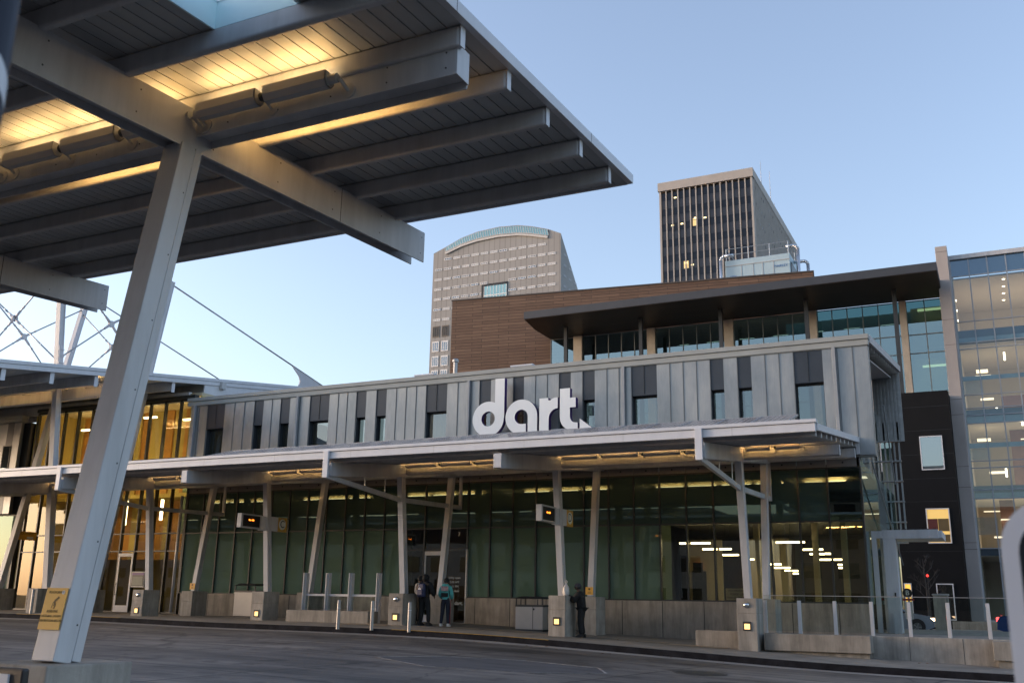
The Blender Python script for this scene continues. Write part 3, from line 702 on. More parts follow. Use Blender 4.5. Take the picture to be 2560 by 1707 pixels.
m.build('spandrel_band', band, TB); md.build('spandrel_fixture', blackm, TB)
for p, q in zip(mx, mx[1:]):
    dz = DOOR[0] < (p+q)/2 < DOOR[1]
    MB().box(q+.03, p-.03, YG, YG+.015, 4.47, 6.22).build('upper_pane', gl_frit_up if (p+q)/2 < -5 else gl_upper, TB)
    if not dz: MB().box(q+.03, p-.03, YG, YG+.015, 1.78, 4.41).build('lower_pane', gl_frit if (p+q)/2 < -11.3 else gl_hall, TB)
# entrance between the people
m = MB(); zf = .75
for a, b in ((DOOR[0]+.03, DOOR[0]+.97), (DOOR[1]-.97, DOOR[1]-.03)): m.box(a, b, YG, YG+.015, zf, 3.56)
m.box(DOOR[0]+.03, DOOR[1]-.03, YG, YG+.015, 3.62, 4.41); m.build('entrance_glazing', gl_hall, TB)
def door(x0, x1, y, z0, z1, parent):
    m = MB(); s = .10
    m.box(x0, x0+s, y, y+.05, z0, z1); m.box(x1-s, x1, y, y+.05, z0, z1); m.box(x0+s, x1-s, y, y+.05, z1-.16, z1); m.box(x0+s, x1-s, y, y+.05, z0, z0+.3)
    d_ = m.build('door', white2, parent, bevel=.006)
    B(x0+s, x1-s, y+.02, y+.03, z0+.3, z1-.16).build('door_pane', gl_hall, d_)
    h = MB(); h.cyl((x0+.07, y-.06, z0+.75), (x0+.07, y-.06, z0+1.35), .014, n=8); h.box(x0+.06, x0+.08, y-.06, y, z0+.8, z0+.82); h.box(x0+.06, x0+.08, y-.06, y, z0+1.28, z0+1.3); h.build('door_handle', darkm, d_)
door(-21.15, -20.15, YG-.03, zf, 3.54, TB)
m = MB(); m.box(DOOR[0]-.04, DOOR[0]+.02, YG-.1, YG+.1, zf, 3.6); m.box(DOOR[1]-.02, DOOR[1]+.04, YG-.1, YG+.1, zf, 3.6); m.box(DOOR[0], DOOR[1], YG-.12, YG+.1, zf-.02, zf+.03); m.build('entrance_frame', fixm, TB)
tg = MB()
whitet = surf('white_vinyl', (.6, .6, .58), .6)
for k, s in enumerate(('lobby open', '5:00 AM', '- 11 PM', 'info desk')):
    text_mesh('door_lettering', s, .12, whitet, TB, FRONT(-19.7, YG-.008, 2.5-.17*k), .001)
text_mesh('door_lettering', 'dart. dart.', .2, whitet, TB, FRONT(-19.7, YG-.008, 1.52), .001)
text_mesh('door_number', '7', .22, whitet, TB, FRONT(-19.55, YG-.008, 4.2), .001)
# inside of the ground floor
IN_ = MB(); IN_.box(-34.2, Xg-.05, 35.5, 47.0, .55, .74); IN_.build('lobby_floor', darkfl, TB)
B(-34.2, -4.1, 46.6, 46.7, .74, 6.3).build('rear_wall', darkm, TB)
MB().box(-34.2, Xg-.05, 35.5, 47.0, 6.3, 6.4).build('lobby_ceiling', ceilm, TB)
m = MB(); m.box(-34.2, -22.4, 36.25, 36.35, .74, 6.3); m.box(-18.9, -12.3, 36.25, 36.35, .74, 6.3); m.box(-12.3, -12.2, 36.25, 40, .74, 6.3); m.build('olive_partition', greenwall, TB)
m = MB(); m.box(-34.2, -4.1, 46.8, 46.9, .74, 6.3); m.box(-12.1, -10.6, 42.0, 42.1, .74, 4.3); m.box(-10.6, -8.6, 46.2, 46.3, .74, 4.6); m.build('lobby_wall', wallw, TB)
m = MB(); m.box(-22.4, -18.9, 37.6, 37.7, .74, 6.3); m.build('brown_partition', surf('brown_partition', (.20, .075, .025), .6), TB)
m = MB(); m.box(-12.1, -4.2, 35.9, 47, 4.75, 4.85); m.build('mezzanine', surf('mezz_grey', (.06, .06, .055), .7), TB)
m = MB(); m.box(-11.9, -11.3, 41.95, 42.0, .8, 3.0); m.build('inner_door', darkm, TB)
m = MB(); m.box(-11.45, -11.05, 40.5, 40.56, 2.6, 3.3); m.build('wall_screen', blackm, TB)
MB().box(-11.65, -11.55, 41.9, 41.96, 3.15, 3.27).build('exit_light', emit('red_lamp', (1, .04, .03), .9), TB)
m = MB()
for x in (-8.1, -6.0, -5.0): m.box(x-.1, x+.1, 37.2, 37.4, .74, 4.75)
m.build('inner_column', wallw, TB)
# rows of hanging strip lamps in the lobby
lt = [(-10.77, 37.0, 3.83, 0.34), (-10.14, 37.0, 3.83, 0.72), (-10.19, 38.5, 3.69, 0.55), (-9.58, 38.5, 3.69, 0.45), (-9.75, 40.0, 3.54, 0.63), (-9.15, 41.5, 3.43, 0.44), (-6.83, 37.0, 3.83, 1.01), (-6.33, 38.5, 3.65, 0.78), (-6.36, 39.8, 3.55, 0.54), (-5.93, 39.8, 3.56, 0.27), (-6.3, 41.2, 3.4, 0.55), (-5.76, 41.2, 3.4, 0.41), (-5.81, 42.6, 3.26, 0.4), (-5.93, 43.5, 3.17, 0.38), (-8.5, 42.6, 3.28, 0.43), (-8.47, 43.5, 3.17, 0.75), (-8.4, 44.5, 3.09, 0.22), (-8.08, 44.5, 3.08, 0.25), (-8.2, 45.3, 2.99, 0.22)]
lm = MB(); hr = MB()
for x, y, z, L in lt:
    lm.box(x-L/2, x+L/2, y-.06, y+.06, z, z+.06); hr.cyl((x, y, z+.05), (x, y, 4.76), .008, n=5)
area('lobby_fill', (-7.6, 38.5, .9), 6, 5, 30, (1, .78, .45), (R(180), 0, 0), TB)  # added upward fill just above the floor, not a lobby fitting
lm.build('lobby_lamp', tubew, TB); hr.build('lamp_rod', blackm, TB)
MB().box(-8.9, -8.1, 35.6, 35.65, 1.8, 2.2).build('paper_notice', surf('paper', (.60, .52, .36), .8), TB)
for k, s in enumerate(('NO SMOKING', 'PLEASE USE', 'MAIN ENTRANCE')): text_mesh('notice_lettering', s, .095, blackm, TB, FRONT(-8.5, 35.595, 2.12-.12*k), .001)

# the big raised lettering
SG = thing('raised_sign', 'large white raised lowercase lettering with purple sides and a small arrow on the zinc wall', 'sign', (-16.1, 34.4, 8.0))
purple = surf('purple_return', (.045, .012, .12), .5)
face = surf('sign_face', (.80, .80, .79), .4, var=.02)
def arc(cx, cz, r, a0, a1, n=28): return [(cx+r*math.cos(R(a0+(a1-a0)*i/n)), cz+r*math.sin(R(a0+(a1-a0)*i/n))) for i in range(n+1)]
MS = Matrix.Translation((0, 34.45, 0)) @ Matrix.Rotation(R(90), 4, 'X')
cx, cz, ro, ri = -17.89, 8.64, .70, .30
dloop = [(-17.18, 8.64), (-17.18, 10.25), (-17.60, 10.25)] + [p for p in arc(cx, cz, ro, 65.5, 359.9, 40)]
curve_shape('letter', [dloop, arc(cx, cz, ri, 0, 350, 30)], .22, (face, purple), SG, MS)
cx, cz, ro, ri = -16.43, 8.63, .69, .285
aloop = [(-15.74, 8.0)] + arc(cx, cz, ro, 0, 270, 40) + [(-16.22, 7.945), (-16.22, 8.345)] + arc(cx, cz, ri, 270, 0, 24) + [(cx+ri, 8.0)]
curve_shape('letter', [aloop], .22, (face, purple), SG, MS)
rloop = [(-15.65, 8.0), (-15.25, 8.0), (-15.25, 8.47)] + [(-14.87-.38*math.cos(R(t)), 8.47+.40*math.sin(R(t))) for t in range(15, 91, 15)] + [(-14.87, 9.30)] + [(-14.87-.30*math.sin(R(t)), 9.30-.10*(1-math.cos(R(t)))) for t in range(30, 91, 30)] + [(-15.27, 9.20), (-15.27, 9.30), (-15.65, 9.30)]
curve_shape('letter', [rloop], .22, (face, purple), SG, MS)
tloop = [(-14.78, 9.62), (-14.78, 8.50)] + [(-14.33-.45*math.cos(R(t)), 8.50-.50*math.sin(R(t))) for t in range(15, 91, 15)] + [(-14.04, 8.0), (-14.04, 8.26)] + [(-14.12-.24*math.sin(R(t)), 8.52-.26*math.cos(R(t))) for t in range(0, 91, 18)] + [(-14.36, 8.86), (-14.12, 8.86), (-14.12, 9.24), (-14.36, 9.24), (-14.36, 9.62)]
curve_shape('letter', [tloop], .22, (face, purple), SG, MS)
curve_shape('arrow', [[(-13.96, 8.0), (-13.45, 8.02), (-13.95, 8.40)]], .22, (face, purple), SG, MS)
m = MB(); m.box(-18.5, -13.6, 34.60, 34.66, 8.05, 8.11); m.box(-17.6, -14.2, 34.60, 34.66, 8.98, 9.04)
for x in (-18.2, -17.2, -16.2, -15.2, -14.3): m.box(x-.03, x+.03, 34.66, 35.0, 8.06, 8.10)
m.build('mounting_rail', fixm, SG)

# roof furniture of the terminal
t = thing('roof_flue', 'thin shiny metal flue with a cap on the terminal roof edge', 'flue', (-22.1, 39, 11.1))
m = MB(); m.lathe([(.0, 11.1), (.10, 11.1), (.10, 12.38), (.0, 12.38)], (-22.1, 39, 0), 16); p = m.build('pipe', steel, t, smooth=False)
m = MB(); m.lathe([(.0, 12.40), (.15, 12.40), (.15, 12.50), (.09, 12.56), (0, 12.56)], (-22.1, 39, 0), 16); m.build('cap', steel, t)
for x, lab in ((-23.05, 'low white roof curb box on the terminal roof left of the flue'), (-18.1, 'low white roof curb box on the terminal roof right of the flue')):
    t = thing('roof_curb', lab, 'roof box', (x, 38.3, 11.1))
    B(x-.5, x+.5, 37.8, 38.8, 11.0, 11.58).build('body', white, t, bevel=.01); B(x-.54, x+.54, 37.76, 38.84, 11.585, 11.65).build('lid', white2, t, bevel=.01)

# ------------------------------------------------------------------ glazed orange hall left of the zinc wall
EH = thing('entrance_hall', 'two storey glazed entrance hall with orange and ochre walls inside, left of the zinc wall', 'building', (-39.5, 35.4, .8))
ex = [-34.35-1.0*k for k in range(0, 12)]
m = MB()
for x in ex: m.box(x-.035, x+.035, 35.32, 35.5, .82, 10.85)
for z in (.82, 3.62, 4.44, 6.6, 8.0, 10.82): m.box(ex[-1], ex[0], 35.34, 35.47, z, z+.06)
m.box(ex[-1], ex[0], 35.2, 35.5, 10.88, 11.05)
m.build('mullions', mull, EH)
for p, q in zip(ex, ex[1:]):
    MB().box(q+.035, p-.035, 35.40, 35.41, 4.5, 10.82).build('upper_pane', gl_hall, EH)
    if not (-38.4 < (p+q)/2 < -37.3): MB().box(q+.035, p-.035, 35.40, 35.41, .88, 4.44).build('lower_pane', gl_hall, EH)
door(-38.30, -37.34, 35.30, .84, 3.56, EH)
MB().box(ex[-1], -34.3, 35.6, 46, .6, .82).build('hall_floor', darkfl, EH)
m = MB(); m.box(-45.6, -34.3, 41.5, 41.6, .82, 11.4); m.build('ochre_wall', ochre, EH)
m = MB(); mo = MB(); x = -34.4; k = 0
for wd in (.75, .5, .35, .9, .6, .8, .45, 1.1, .7, .5, .9, .6, 1.0, .8, .6, .7):
    (m if k % 2 == 0 else mo).box(x-wd, x, 37.9+.06*(k % 3), 38.0+.06*(k % 3), 6.6, 11.05)
    (mo if k % 3 == 0 else m).box(x-wd, x, 38.4+.06*(k % 3), 38.5+.06*(k % 3), 3.4, 6.4); x -= wd; k += 1
m.build('orange_wall', orange, EH); mo.build('ochre_panel', ochre, EH)
m = MB(); m.box(-36.6, -36.2, 37.3, 37.4, 4.6, 11); m.box(-41.2, -40.9, 37.3, 37.4, 6.6, 11); m.build('olive_column', greenwall, EH)
m = MB(); m.box(-45.6, -34.3, 37.2, 41.5, 6.4, 6.6); m.build('gallery', ochre, EH)
MB().box(-45.6, -34.2, 35.5, 46, 11.05, 11.2).build('hall_ceiling', surf('hall_ceiling', (.5, .42, .28), .7), EH)
m = MB(); m.box(-34.28, -34.2, 35.5, 46, .8, 11.05); m.box(-45.7, -45.6, 35.5, 46, .8, 11.05); m.build('hall_side_wall', ochre, EH)
m = MB()
for x, y, z in ((-35.1, 36.6, 10.2), (-36.2, 36.9, 10.2), (-36.0, 38.3, 10.4), (-40.6, 37.0, 10.3), (-42.4, 37.0, 10.3), (-44.0, 37.4, 10.2), (-38.6, 36.6, 10.4)): m.box(x-.4, x+.4, y-.07, y+.07, z, z+.07)
for x, z0, z1 in ((-35.0, 7.9, 9.1), (-37.0, 5.2, 6.2), (-39.4, 5.0, 6.2)): m.box(x-.05, x+.05, 36.4, 36.5, z0, z1)
m.build('hall_lamp', hallw, EH)
for z, e in ((1.0, 12), (6.7, 60)): area('hall_fill', (-40, 36.6, z), 10, 1.6, e, (1, .72, .38), (R(180), 0, 0), EH)  # added upward fills to brighten the hall, no fittings of their own
area('hall_fill', (-40, 35.75, 7.4), 10, .25, 45, (1, .72, .38), (R(90), 0, 0), EH)  # added fill hidden behind the panes, washing the upper walls
area('hall_fill', (-40, 35.75, 4.1), 10, .25, 7, (1, .72, .38), (R(90), 0, 0), EH)  # added weaker fill behind the panes, aimed at the lower walls
m = MB(); m.cyl((-33.95, 34.62, .9), (-33.95, 34.62, 6.1), .07, n=14); m.build('downpipe', white, EH, smooth=True)
t = thing('information_screen', 'wall mounted screen with purple header beside the white framed door', 'screen', (-36.65, 35.1, 2.3))
B(-37.05, -36.2, 35.05, 35.2, 1.98, 2.70).build('case', fixm, t, bevel=.01); B(-37.0, -36.25, 35.04, 35.05, 2.03, 2.65).build('screen', blackm, t)
B(-37.0, -36.25, 35.035, 35.04, 2.53, 2.64).build('header', surf('purple_header', (.10, .03, .2), .5), t)
m = MB()
for k in range(8): m.box(-36.95, -36.32, 35.035, 35.04, 2.08+.05*k, 2.105+.05*k)
m.build('timetable_rows', surf('screen_rows', (.22, .26, .22), .5), t)
m = MB()
for x in (-39.0, -36.7, -35.4): m.cyl((x, 35.25, 5.0), (x, 35.05, 4.9), .06, n=10); m.cyl((x, 35.05, 4.9), (x, 35.0, 4.78), .09, n=12)
# far left wing in zinc
LW = thing('left_wing', 'dark zinc clad wing at the far left edge beyond the orange hall', 'building', (-50, 35, .8))
m = MB(); m2 = MB()
x = -46.2; k = 0
while x > -62:
    (m2 if k in (1, 4, 9) else m).box(x-.5, x, 35.0, 35.2, 5.6, 10.4); x -= .51; k += 1
m.build('zinc_cladding', zinc, LW); m2.build('dark_cladding', zincd, LW)
m = MB(); m.box(-62, -46.1, 34.9, 35.3, 10.42, 10.6); m.box(-62, -46.05, 34.85, 35.3, 10.61, 10.75); m.build('parapet', MATS['parapet_grey'], LW)
B(-62, -45.8, 35.3, 46, .8, 10.4).build('wall', darkm, LW)
m = MB()
for k in range(8): m.box(-46.1-1.4*k-1.3, -46.1-1.4*k, 35.24, 35.28, 1.0, 5.5)
m.build('glazing', gl_upper, LW)
for k in range(3): f = B(-47.35-2.5*k, -46.75-2.5*k, 34.97, 34.99, 6.8, 9.2).build('window', mull, LW); B(-47.3-2.5*k, -46.8-2.5*k, 34.96, 34.97, 6.85, 9.15).build('pane', gl_slit, f)

# ------------------------------------------------------------------ street furniture on the platform
def bollard(x, y, label, h=.86):
    z = zg(x, y); t = thing('bollard', label, 'bollard', (x, y, z), 'steel bollards along the kerb')
    m = MB(); m.lathe([(0, -.05), (.058, -.05), (.058, h-.10), (.052, h-.095), (.052, h-.085), (.058, h-.08), (.058, h-.02), (.045, h), (0, h)], (x, y, z), 20); m.build('post', steel, t, smooth=False)
    m = MB(); m.lathe([(.0595, h-.26), (.0595, h-.24)], (x, y, z), 20); m.build('band', white2, t)
bollard(-19.42, 27.16, 'steel bollard in front of the concrete bench, leftmost of the three by the waiting group')
bollard(-18.35, 27.5, 'steel bollard between the bench and the pedestal, middle of the three by the waiting group')
bollard(-16.95, 27.5, 'steel bollard right in front of the waiting group, rightmost of three')
bollard(-35.3, 28.4, 'steel bollard left of the leaning near column by the far platform', .95)
bollard(-38.6, 28.4, 'steel bollard at the very left edge of the far platform', .95)

t = thing('concrete_bench', 'long low concrete bench under the glazed screen, behind the bollards', 'bench', (-22.4, 30.7, .78))
B(-24.15, -20.5, 30.45, 31.1, zg(-22, 30.6)-.2, 1.19).build('seat', concrete, t, bevel=.02)
t = thing('glazed_screen', 'white steel screen of four posts and clear panels on the concrete bench', 'screen', (-22.3, 30.95, .78))
pxs = (-23.9, -22.86, -21.82, -20.6)
for i, x in enumerate(pxs):
    m = MB(); m.box(x-.07, x+.07, 31.12, 31.30, zg(x, 31), 2.54); m.box(x-.02, x+.02, 31.04, 31.12, zg(x, 31), 2.54); m.build('post', white, t, bevel=.006)
for a, b in zip(pxs, pxs[1:]):
    B(a+.07, b-.07, 31.16, 31.24, 1.70, 1.78).build('rail', white, t, bevel=.004)
    B(a+.075, b-.075, 31.19, 31.2, 1.25, 1.70).build('pane', glass('screen_glass', (.88, .92, .90), .05) if 'screen_glass' not in MATS else MATS['screen_glass'], t)

def bin_(x0, x1, y0, y1, h, label, twin):
    z = zg((x0+x1)/2, (y0+y1)/2); t = thing('litter_bin', label, 'litter bin', ((x0+x1)/2, (y0+y1)/2, z))
    b = MB(); b.box(x0, x1, y0, y1, z+.05, z+h); body = b.build('body', surf('bin_grey', (.40, .38, .36), .5, metal=.25, var=.08) if 'bin_grey' not in MATS else MATS['bin_grey'], t, bevel=.01)
    B(x0+.02, x1-.02, y0+.02, y1-.02, z-.05, z+.05).build('plinth', darkm, t)
    if twin:
        xm = (x0+x1)/2+.15; B(xm-.008, xm+.008, y0-.004, y0, z+.06, z+h).build('door_gap', darkgap, body)
        MB().cyl((xm+.03, y0-.02, z+h-.08), (xm+.03, y0, z+h-.08), .035, n=12).build('lock', darkm, body)
    m = MB(); m.box(x0-.01, x1+.01, y0-.01, y1+.01, z+h, z+h+.07); m.build('rim', darkm, t, bevel=.006)
    m = MB()
    for x in (x0+.02, x1-.02):
        for y in (y0+.02, y1-.02): m.box(x-.02, x+.02, y-.02, y+.02, z+h+.07, z+h+.27)
    if twin:
        for x in (x0+.2, x1-.2): m.box(x-.015, x+.015, y0, y0+.03, z+h+.07, z+h+.26)
    m.build('lid_post', darkm, t)
    m = MB(); m.hexa([(x0-.03, y0-.03, z+h+.27), (x1+.03, y0-.03, z+h+.27), (x1+.03, y1+.03, z+h+.27), (x0-.03, y1+.03, z+h+.27), (x0+.15, y0+.15, z+h+.36), (x1-.15, y0+.15, z+h+.36), (x1-.15, y1-.15, z+h+.36), (x0+.15, y1-.15, z+h+.36)])
    m.build('lid', darkm, t, bevel=.006)
bin_(-15.78, -14.72, 32.75, 33.55, .82, 'wide grey two door litter bin with dark hood between the people and sign D', True)
bin_(-29.45, -28.35, 33.6, 34.4, 1.02, 'light grey hooded litter bin left of the column with bus sign C', False)

# right side: low walls, bench, guard railing
t = thing('low_wall', 'short low concrete wall end beside the rightmost front pedestal', 'wall', (-8.0, 31.1, .3))
B(-8.75, -7.35, 31.0, 31.5, -.1, .86).build('block', concrete, t, bevel=.015)
t = thing('concrete_ledge', 'long concrete ledge bench with shadow gap below the guard railing', 'bench', (-5.0, 30.7, .3))
B(-6.52, -3.56, 30.5, 31.25, .36, .84).build('seat', concrete, t, bevel=.015); B(-6.4, -3.62, 30.62, 31.25, -.2, .36).build('plinth', concrete, t)
t = thing('retaining_wall', 'stained concrete retaining wall at the right end of the platform', 'wall', (-1.5, 31.5, .1))
B(-6.6, 9, 31.26, 31.7, -.4, .83).build('wall', concrete_l, t, bevel=.012)
B(-.45, 2.5, 30.6, 31.25, .30, .80).build('ledge', concrete, t, bevel=.015); B(-.35, 2.5, 30.7, 31.25, -.2, .30).build('ledge_base', concrete, t)
m = MB()
for x in (-2.6, -1.2, .4, 2.2): m.box(x-.006, x+.006, 31.255, 31.262, -.2, .82)
m.build('joint', darkgap, t)
t = thing('guard_railing', 'guard railing of white posts with clear panels and a thin top rail', 'railing', (-3.5, 31.45, .83))
rx = [-6.66, -5.64, -4.61, -3.58, -2.55, -1.52, -.49, .54, 1.57]
for x in rx: B(x-.05, x+.05, 31.38, 31.48, .83, 1.79).build('post', white, t, bevel=.006)
m = MB(); m.box(-6.7, 2, 31.40, 31.44, 1.925, 1.945); m.build('top_rail', steel, t)
for a, b in zip(rx, rx[1:]): B(a-.02, b-.06, 31.415, 31.427, .9, 1.92).build('pane', MATS['screen_glass'], t)

# white portal frame beside the terminal
t = thing('portal_frame', 'white L shaped entrance portal with cantilevered top beside the terminal end', 'portal', (-3.4, 37, .8))
m = MB(); m.box(-3.66, -3.24, 36.8, 37.4, .8, 3.93); m.build('leg', white, t, bevel=.01)
m = MB(); m.box(-3.66, -1.86, 36.8, 37.0, 3.93, 4.23); m.box(-3.66, -1.75, 37.0, 39.2, 3.96, 4.2); m.build('roof_beam', white, t, bevel=.008)
m = MB()
for k in range(7): m.box(-3.5+.24*k, -3.34+.24*k, 36.82, 36.98, 4.235, 4.26)
m.build('cap_strip', blackm, t)
m = MB(); m.box(-4.02, -3.86, 36.8, 37.0, .8, 4.2); m.box(-3.86, -3.66, 36.8, 37.0, 3.95, 4.2); m.box(-3.86, -3.66, 37.9, 38.0, .8, 4.0); m.build('side_panel', white, t, bevel=.006)
m = MB(); m.box(-3.40, -3.35, 36.77, 36.8, 2.0, 2.13); m.build('card_reader', blackm, t)
m = MB(); m.box(-3.46, -3.24, 36.5, 36.6, .8, 1.55); m.build('door_post', white, t)

# sign B on a post, info pillar
t = thing('round_sign', 'round black plate with white letter B on a post beyond the railing', 'sign', (-3.66, 45, .8))
m = MB(); m.cyl((-3.62, 45, .45), (-3.62, 45, 2.1), .04, n=10); m.build('post', fixm, t)
m = MB(); m.cyl((-3.66, 44.93, 2.24), (-3.66, 44.97, 2.24), .19, n=28); m.build('disc', blackm, t)
text_mesh('letter', 'B', .27, whitet, t, FRONT(-3.66, 44.925, 2.24), .002)
B(-3.86, -3.42, 44.92, 44.97, 1.93, 2.02).build('red_band', surf('red_band', (.25, .02, .02), .5), t)
B(-3.8, -3.5, 44.9, 44.98, 1.2, 1.9).build('timetable', fixm, t)
t = thing('service_pillar', 'pale grey box pillar standing by the street behind the railing', 'pillar', (-2.4, 45, .8))
B(-2.68, -2.12, 44.7, 45.2, .4, 2.16).build('body', concrete_l, t, bevel=.01); B(-2.71, -2.09, 44.67, 45.23, 2.16, 2.22).build('cap', galv, t)

# ------------------------------------------------------------------ cars
def car(name, x, y, z, dirx, paint, label, cat='car'):
    t = thing(name, label, cat, (x, y, z))
    L = 4.5; W_ = 1.78
    T = lambda a, b, c: (x+dirx*a, y+b, z+c)
    prof = [(-2.25, .35), (-2.22, .72), (-2.1, .92), (-1.45, .98), (-.75, 1.40), (.35, 1.42), (1.15, .98), (1.95, .84), (2.2, .62), (2.25, .35), (1.9, .22), (-1.9, .22)]
    n = len(prof); m = MB(); rows = []
    for b, k in ((-W_/2+.02, .93), (-W_/2, 1.0), (W_/2, 1.0), (W_/2-.02, .93)):
        rows.append([T(a*(.985 if k < 1 else 1), (b*.80 if c > 1.05 else b), c) for a, c in prof])
    for r_ in rows: m.v += r_
    for j in range(3):
        for i in range(n): m.f.append((j*n+i, j*n+(i+1) % n, (j+1)*n+(i+1) % n, (j+1)*n+i))
    m.f += [tuple(range(n)), tuple(range(3*n, 4*n))]
    body = m.build('body', paint, t, bevel=.03, seg=2)
    m = MB()
    for s in (-1, 1):
        yy = s*(W_/2*.90+.012)
        m.add([T(-1.25, s*(W_/2+.002), 1.0), T(.95, s*(W_/2+.002), 1.0), T(.28, s*(W_/2*.80+.012), 1.36), T(-.72, s*(W_/2*.80+.012), 1.35)], [(0, 1, 2, 3)])
    m.build('side_glass', MATS['car_glass'], t)
    for ax in (-1.35, 1.42):
        for s in (-1, 1):
            yc = s*(W_/2-.1)
            w_ = MB().cyl(T(ax, yc-.11, .32), T(ax, yc+.11, .32), .33, n=24).build('wheel', blackm, t)
            r_ = MB(); r_.cyl(T(ax, yc+s*.112, .32), T(ax, yc+s*.118, .32), .21, n=20)
            r_.build('rim', surf('rim_grey', (.16, .16, .16), .4, metal=.6) if 'rim_grey' not in MATS else MATS['rim_grey'], w_)
            sp = MB()
            for q in range(5):
                an = 2*math.pi*q/5; sp.bar(T(ax, yc+s*.122, .32), T(ax+.2*math.cos(an), yc+s*.122, .32+.2*math.sin(an)), .045, .012, up=(0, 1, 0))
            sp.build('spoke', steel, w_)
            MB().cyl(T(ax, yc-.115*s, .34), T(ax, yc+.105*s, .34), .385, n=24).build('wheel_arch', darkgap, t)
    for s in (-1, 1):
        B(*sorted((x+dirx*2.02, x+dirx*2.235)), y+s*.62-.17, y+s*.62+.17, z+.62, z+.76).build('headlight', MATS['head_lamp'], t, bevel=.02)
        B(*sorted((x-dirx*2.255, x-dirx*2.05)), y+s*.66-.15, y+s*.66+.15, z+.70, z+.88).build('tail_light', MATS['tail_lamp'], t, bevel=.02)
    B(*sorted((x+dirx*2.1, x+dirx*2.27)), y-.8, y+.8, z+.28, z+.42).build('front_bumper', blackm, t, bevel=.02)
    return t
glass('car_glass', (.1, .1, .1), .2, back=(.015, .017, .02)); emit('head_lamp', (1.0, .62, .38), 3.0); emit('tail_lamp', (1.0, .05, .05), 2.2)
car('parked_car', -5.52, 55.4, .42, 1, surf('silver_paint', (.42, .47, .54), .25, metal=.5, var=.03), 'silver car with lit headlight partly behind the grey pillar')
car('passing_car', 1.75, 52.6, .42, 1, surf('blue_paint', (.012, .055, .20), .25, metal=.3, var=.03), 'dark blue car with red tail light at the right edge')

# ------------------------------------------------------------------ buildings behind
BW = thing('timber_building', 'brown timber clad building with a wide dark flat roof and glazed top storey', 'building', (-20, 70, .5))
P0, P1 = Vector((-39.5, 68.8, 0)), Vector((-10.66, 72.8, 0))
m = MB(); dv = (P1-P0); nrm = Vector((dv.y, -dv.x, 0)).normalized()
m.prism([(0, .4), (dv.length, .4), (dv.length, 25.95), (0, 25.95)], lambda a, b: tuple(P0+dv.normalized()*a+Vector((0, 0, b))), tuple(-nrm*14))
m.build('timber_wall', boards, BW)
m = MB(); m.prism([(-.05, 25.95), (dv.length+.05, 25.95), (dv.length+.05, 26.06), (-.05, 26.06)], lambda a, b: tuple(P0+dv.normalized()*a+nrm*.06+Vector((0, 0, b))), tuple(-nrm*14.2)); m.build('coping', surf('brown_coping', (.09, .065, .05), .5), BW)
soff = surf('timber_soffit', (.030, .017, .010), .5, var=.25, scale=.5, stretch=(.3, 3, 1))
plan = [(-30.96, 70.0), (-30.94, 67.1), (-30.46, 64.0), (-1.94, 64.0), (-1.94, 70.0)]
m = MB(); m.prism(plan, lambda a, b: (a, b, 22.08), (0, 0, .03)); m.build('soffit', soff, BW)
plan2 = [(-31.0, 70.0), (-30.99, 67.1), (-30.5, 63.95), (-1.9, 63.95), (-1.9, 70.0)]
m = MB(); m.prism(plan2, lambda a, b: (a, b, 22.111), (0, 0, .55)); m.build('flat_roof', surf('dark_roof_edge', (.042, .045, .055), .5), BW)
glt = glass('teal_glass', (.36, .50, .50), .30, (.66, .82, .84), ior=1.5)
gm = [-30.9, -29.6, -28.86] + [-28.15+1.07*k for k in range(1, 5)] + [-22.79] + [-22.15+1.06*k for k in range(1, 5)] + [-16.85] + [-16.16+1.06*k for k in range(1, 5)] + [-10.86] + [-10.2+1.03*k for k in range(1, 6)] + [-4.26, -3.1, -2.0]
m = MB()
for x in gm: m.box(x-.03, x+.03, 69.94, 70.06, .5, 22.05)
for z in (14.2, 15.5, 18.3, 19.6, 21.98): m.box(-30.9, -2.0, 69.95, 70.05, z, z+.06)
m.build('mullions', surf('grey_mullion', (.16, .18, .19), .5), BW)
for a, b in zip([-30.9, -28.15, -22.15, -16.16, -10.2, -4.26], [-28.86, -22.79, -16.85, -10.86, -4.7, -2.0]):
    MB().box(a, b, 70.0, 70.02, 12, 22.0).build('glazing', glt, BW)
for a, b in ((-28.86, -28.15), (-22.79, -22.15), (-16.85, -16.16), (-10.86, -10.2), (-4.7, -4.26)):
    MB().box(a, b, 69.7, 70.1, .5, 22.05).build('column', surf('cream_column', (.46, .41, .35), .7) if 'cream_column' not in MATS else MATS['cream_column'], BW)
for x in (-28.36, -22.36, -16.4, -10.45, -4.75):
    MB().box(x-.13, x+.13, 66.9, 67.15, .5 if x > -6 else 8, 22.08).build('dark_post', darkm, BW)
# inside of the glazed storey
MB().box(-30.8, -2.0, 72.5, 72.6, 5, 22).build('inner_wall', surf('inner_teal', (.22, .30, .30), .7), BW)
MB().box(-30.8, -2.0, 70.1, 72.4, 14.3, 14.5).build('floor_slab', darkfl, BW)
MB().box(-30.8, -2.0, 70.1, 72.4, 18.35, 18.6).build('floor_slab', darkfl, BW)
m = MB()
for k in range(10): m.box(-28.6+2.5*k, -27.5+2.5*k, 71.4, 71.46, 20.9, 20.93)
m.build('ceiling_lamp', emit('cool_lamp', (1, .92, .8), .5), BW)
m = MB()
for z in (17.6, 21.6): m.box(-3.6, -2.1, 71.0, 71.3, z, z+.1)
m.build('room_lamp', emit('room_lamp', (1, .8, .42), .8), BW)
MB().box(-4.1, -2.0, 71.8, 71.85, 14.6, 22).build('lit_wall', wallw, BW)
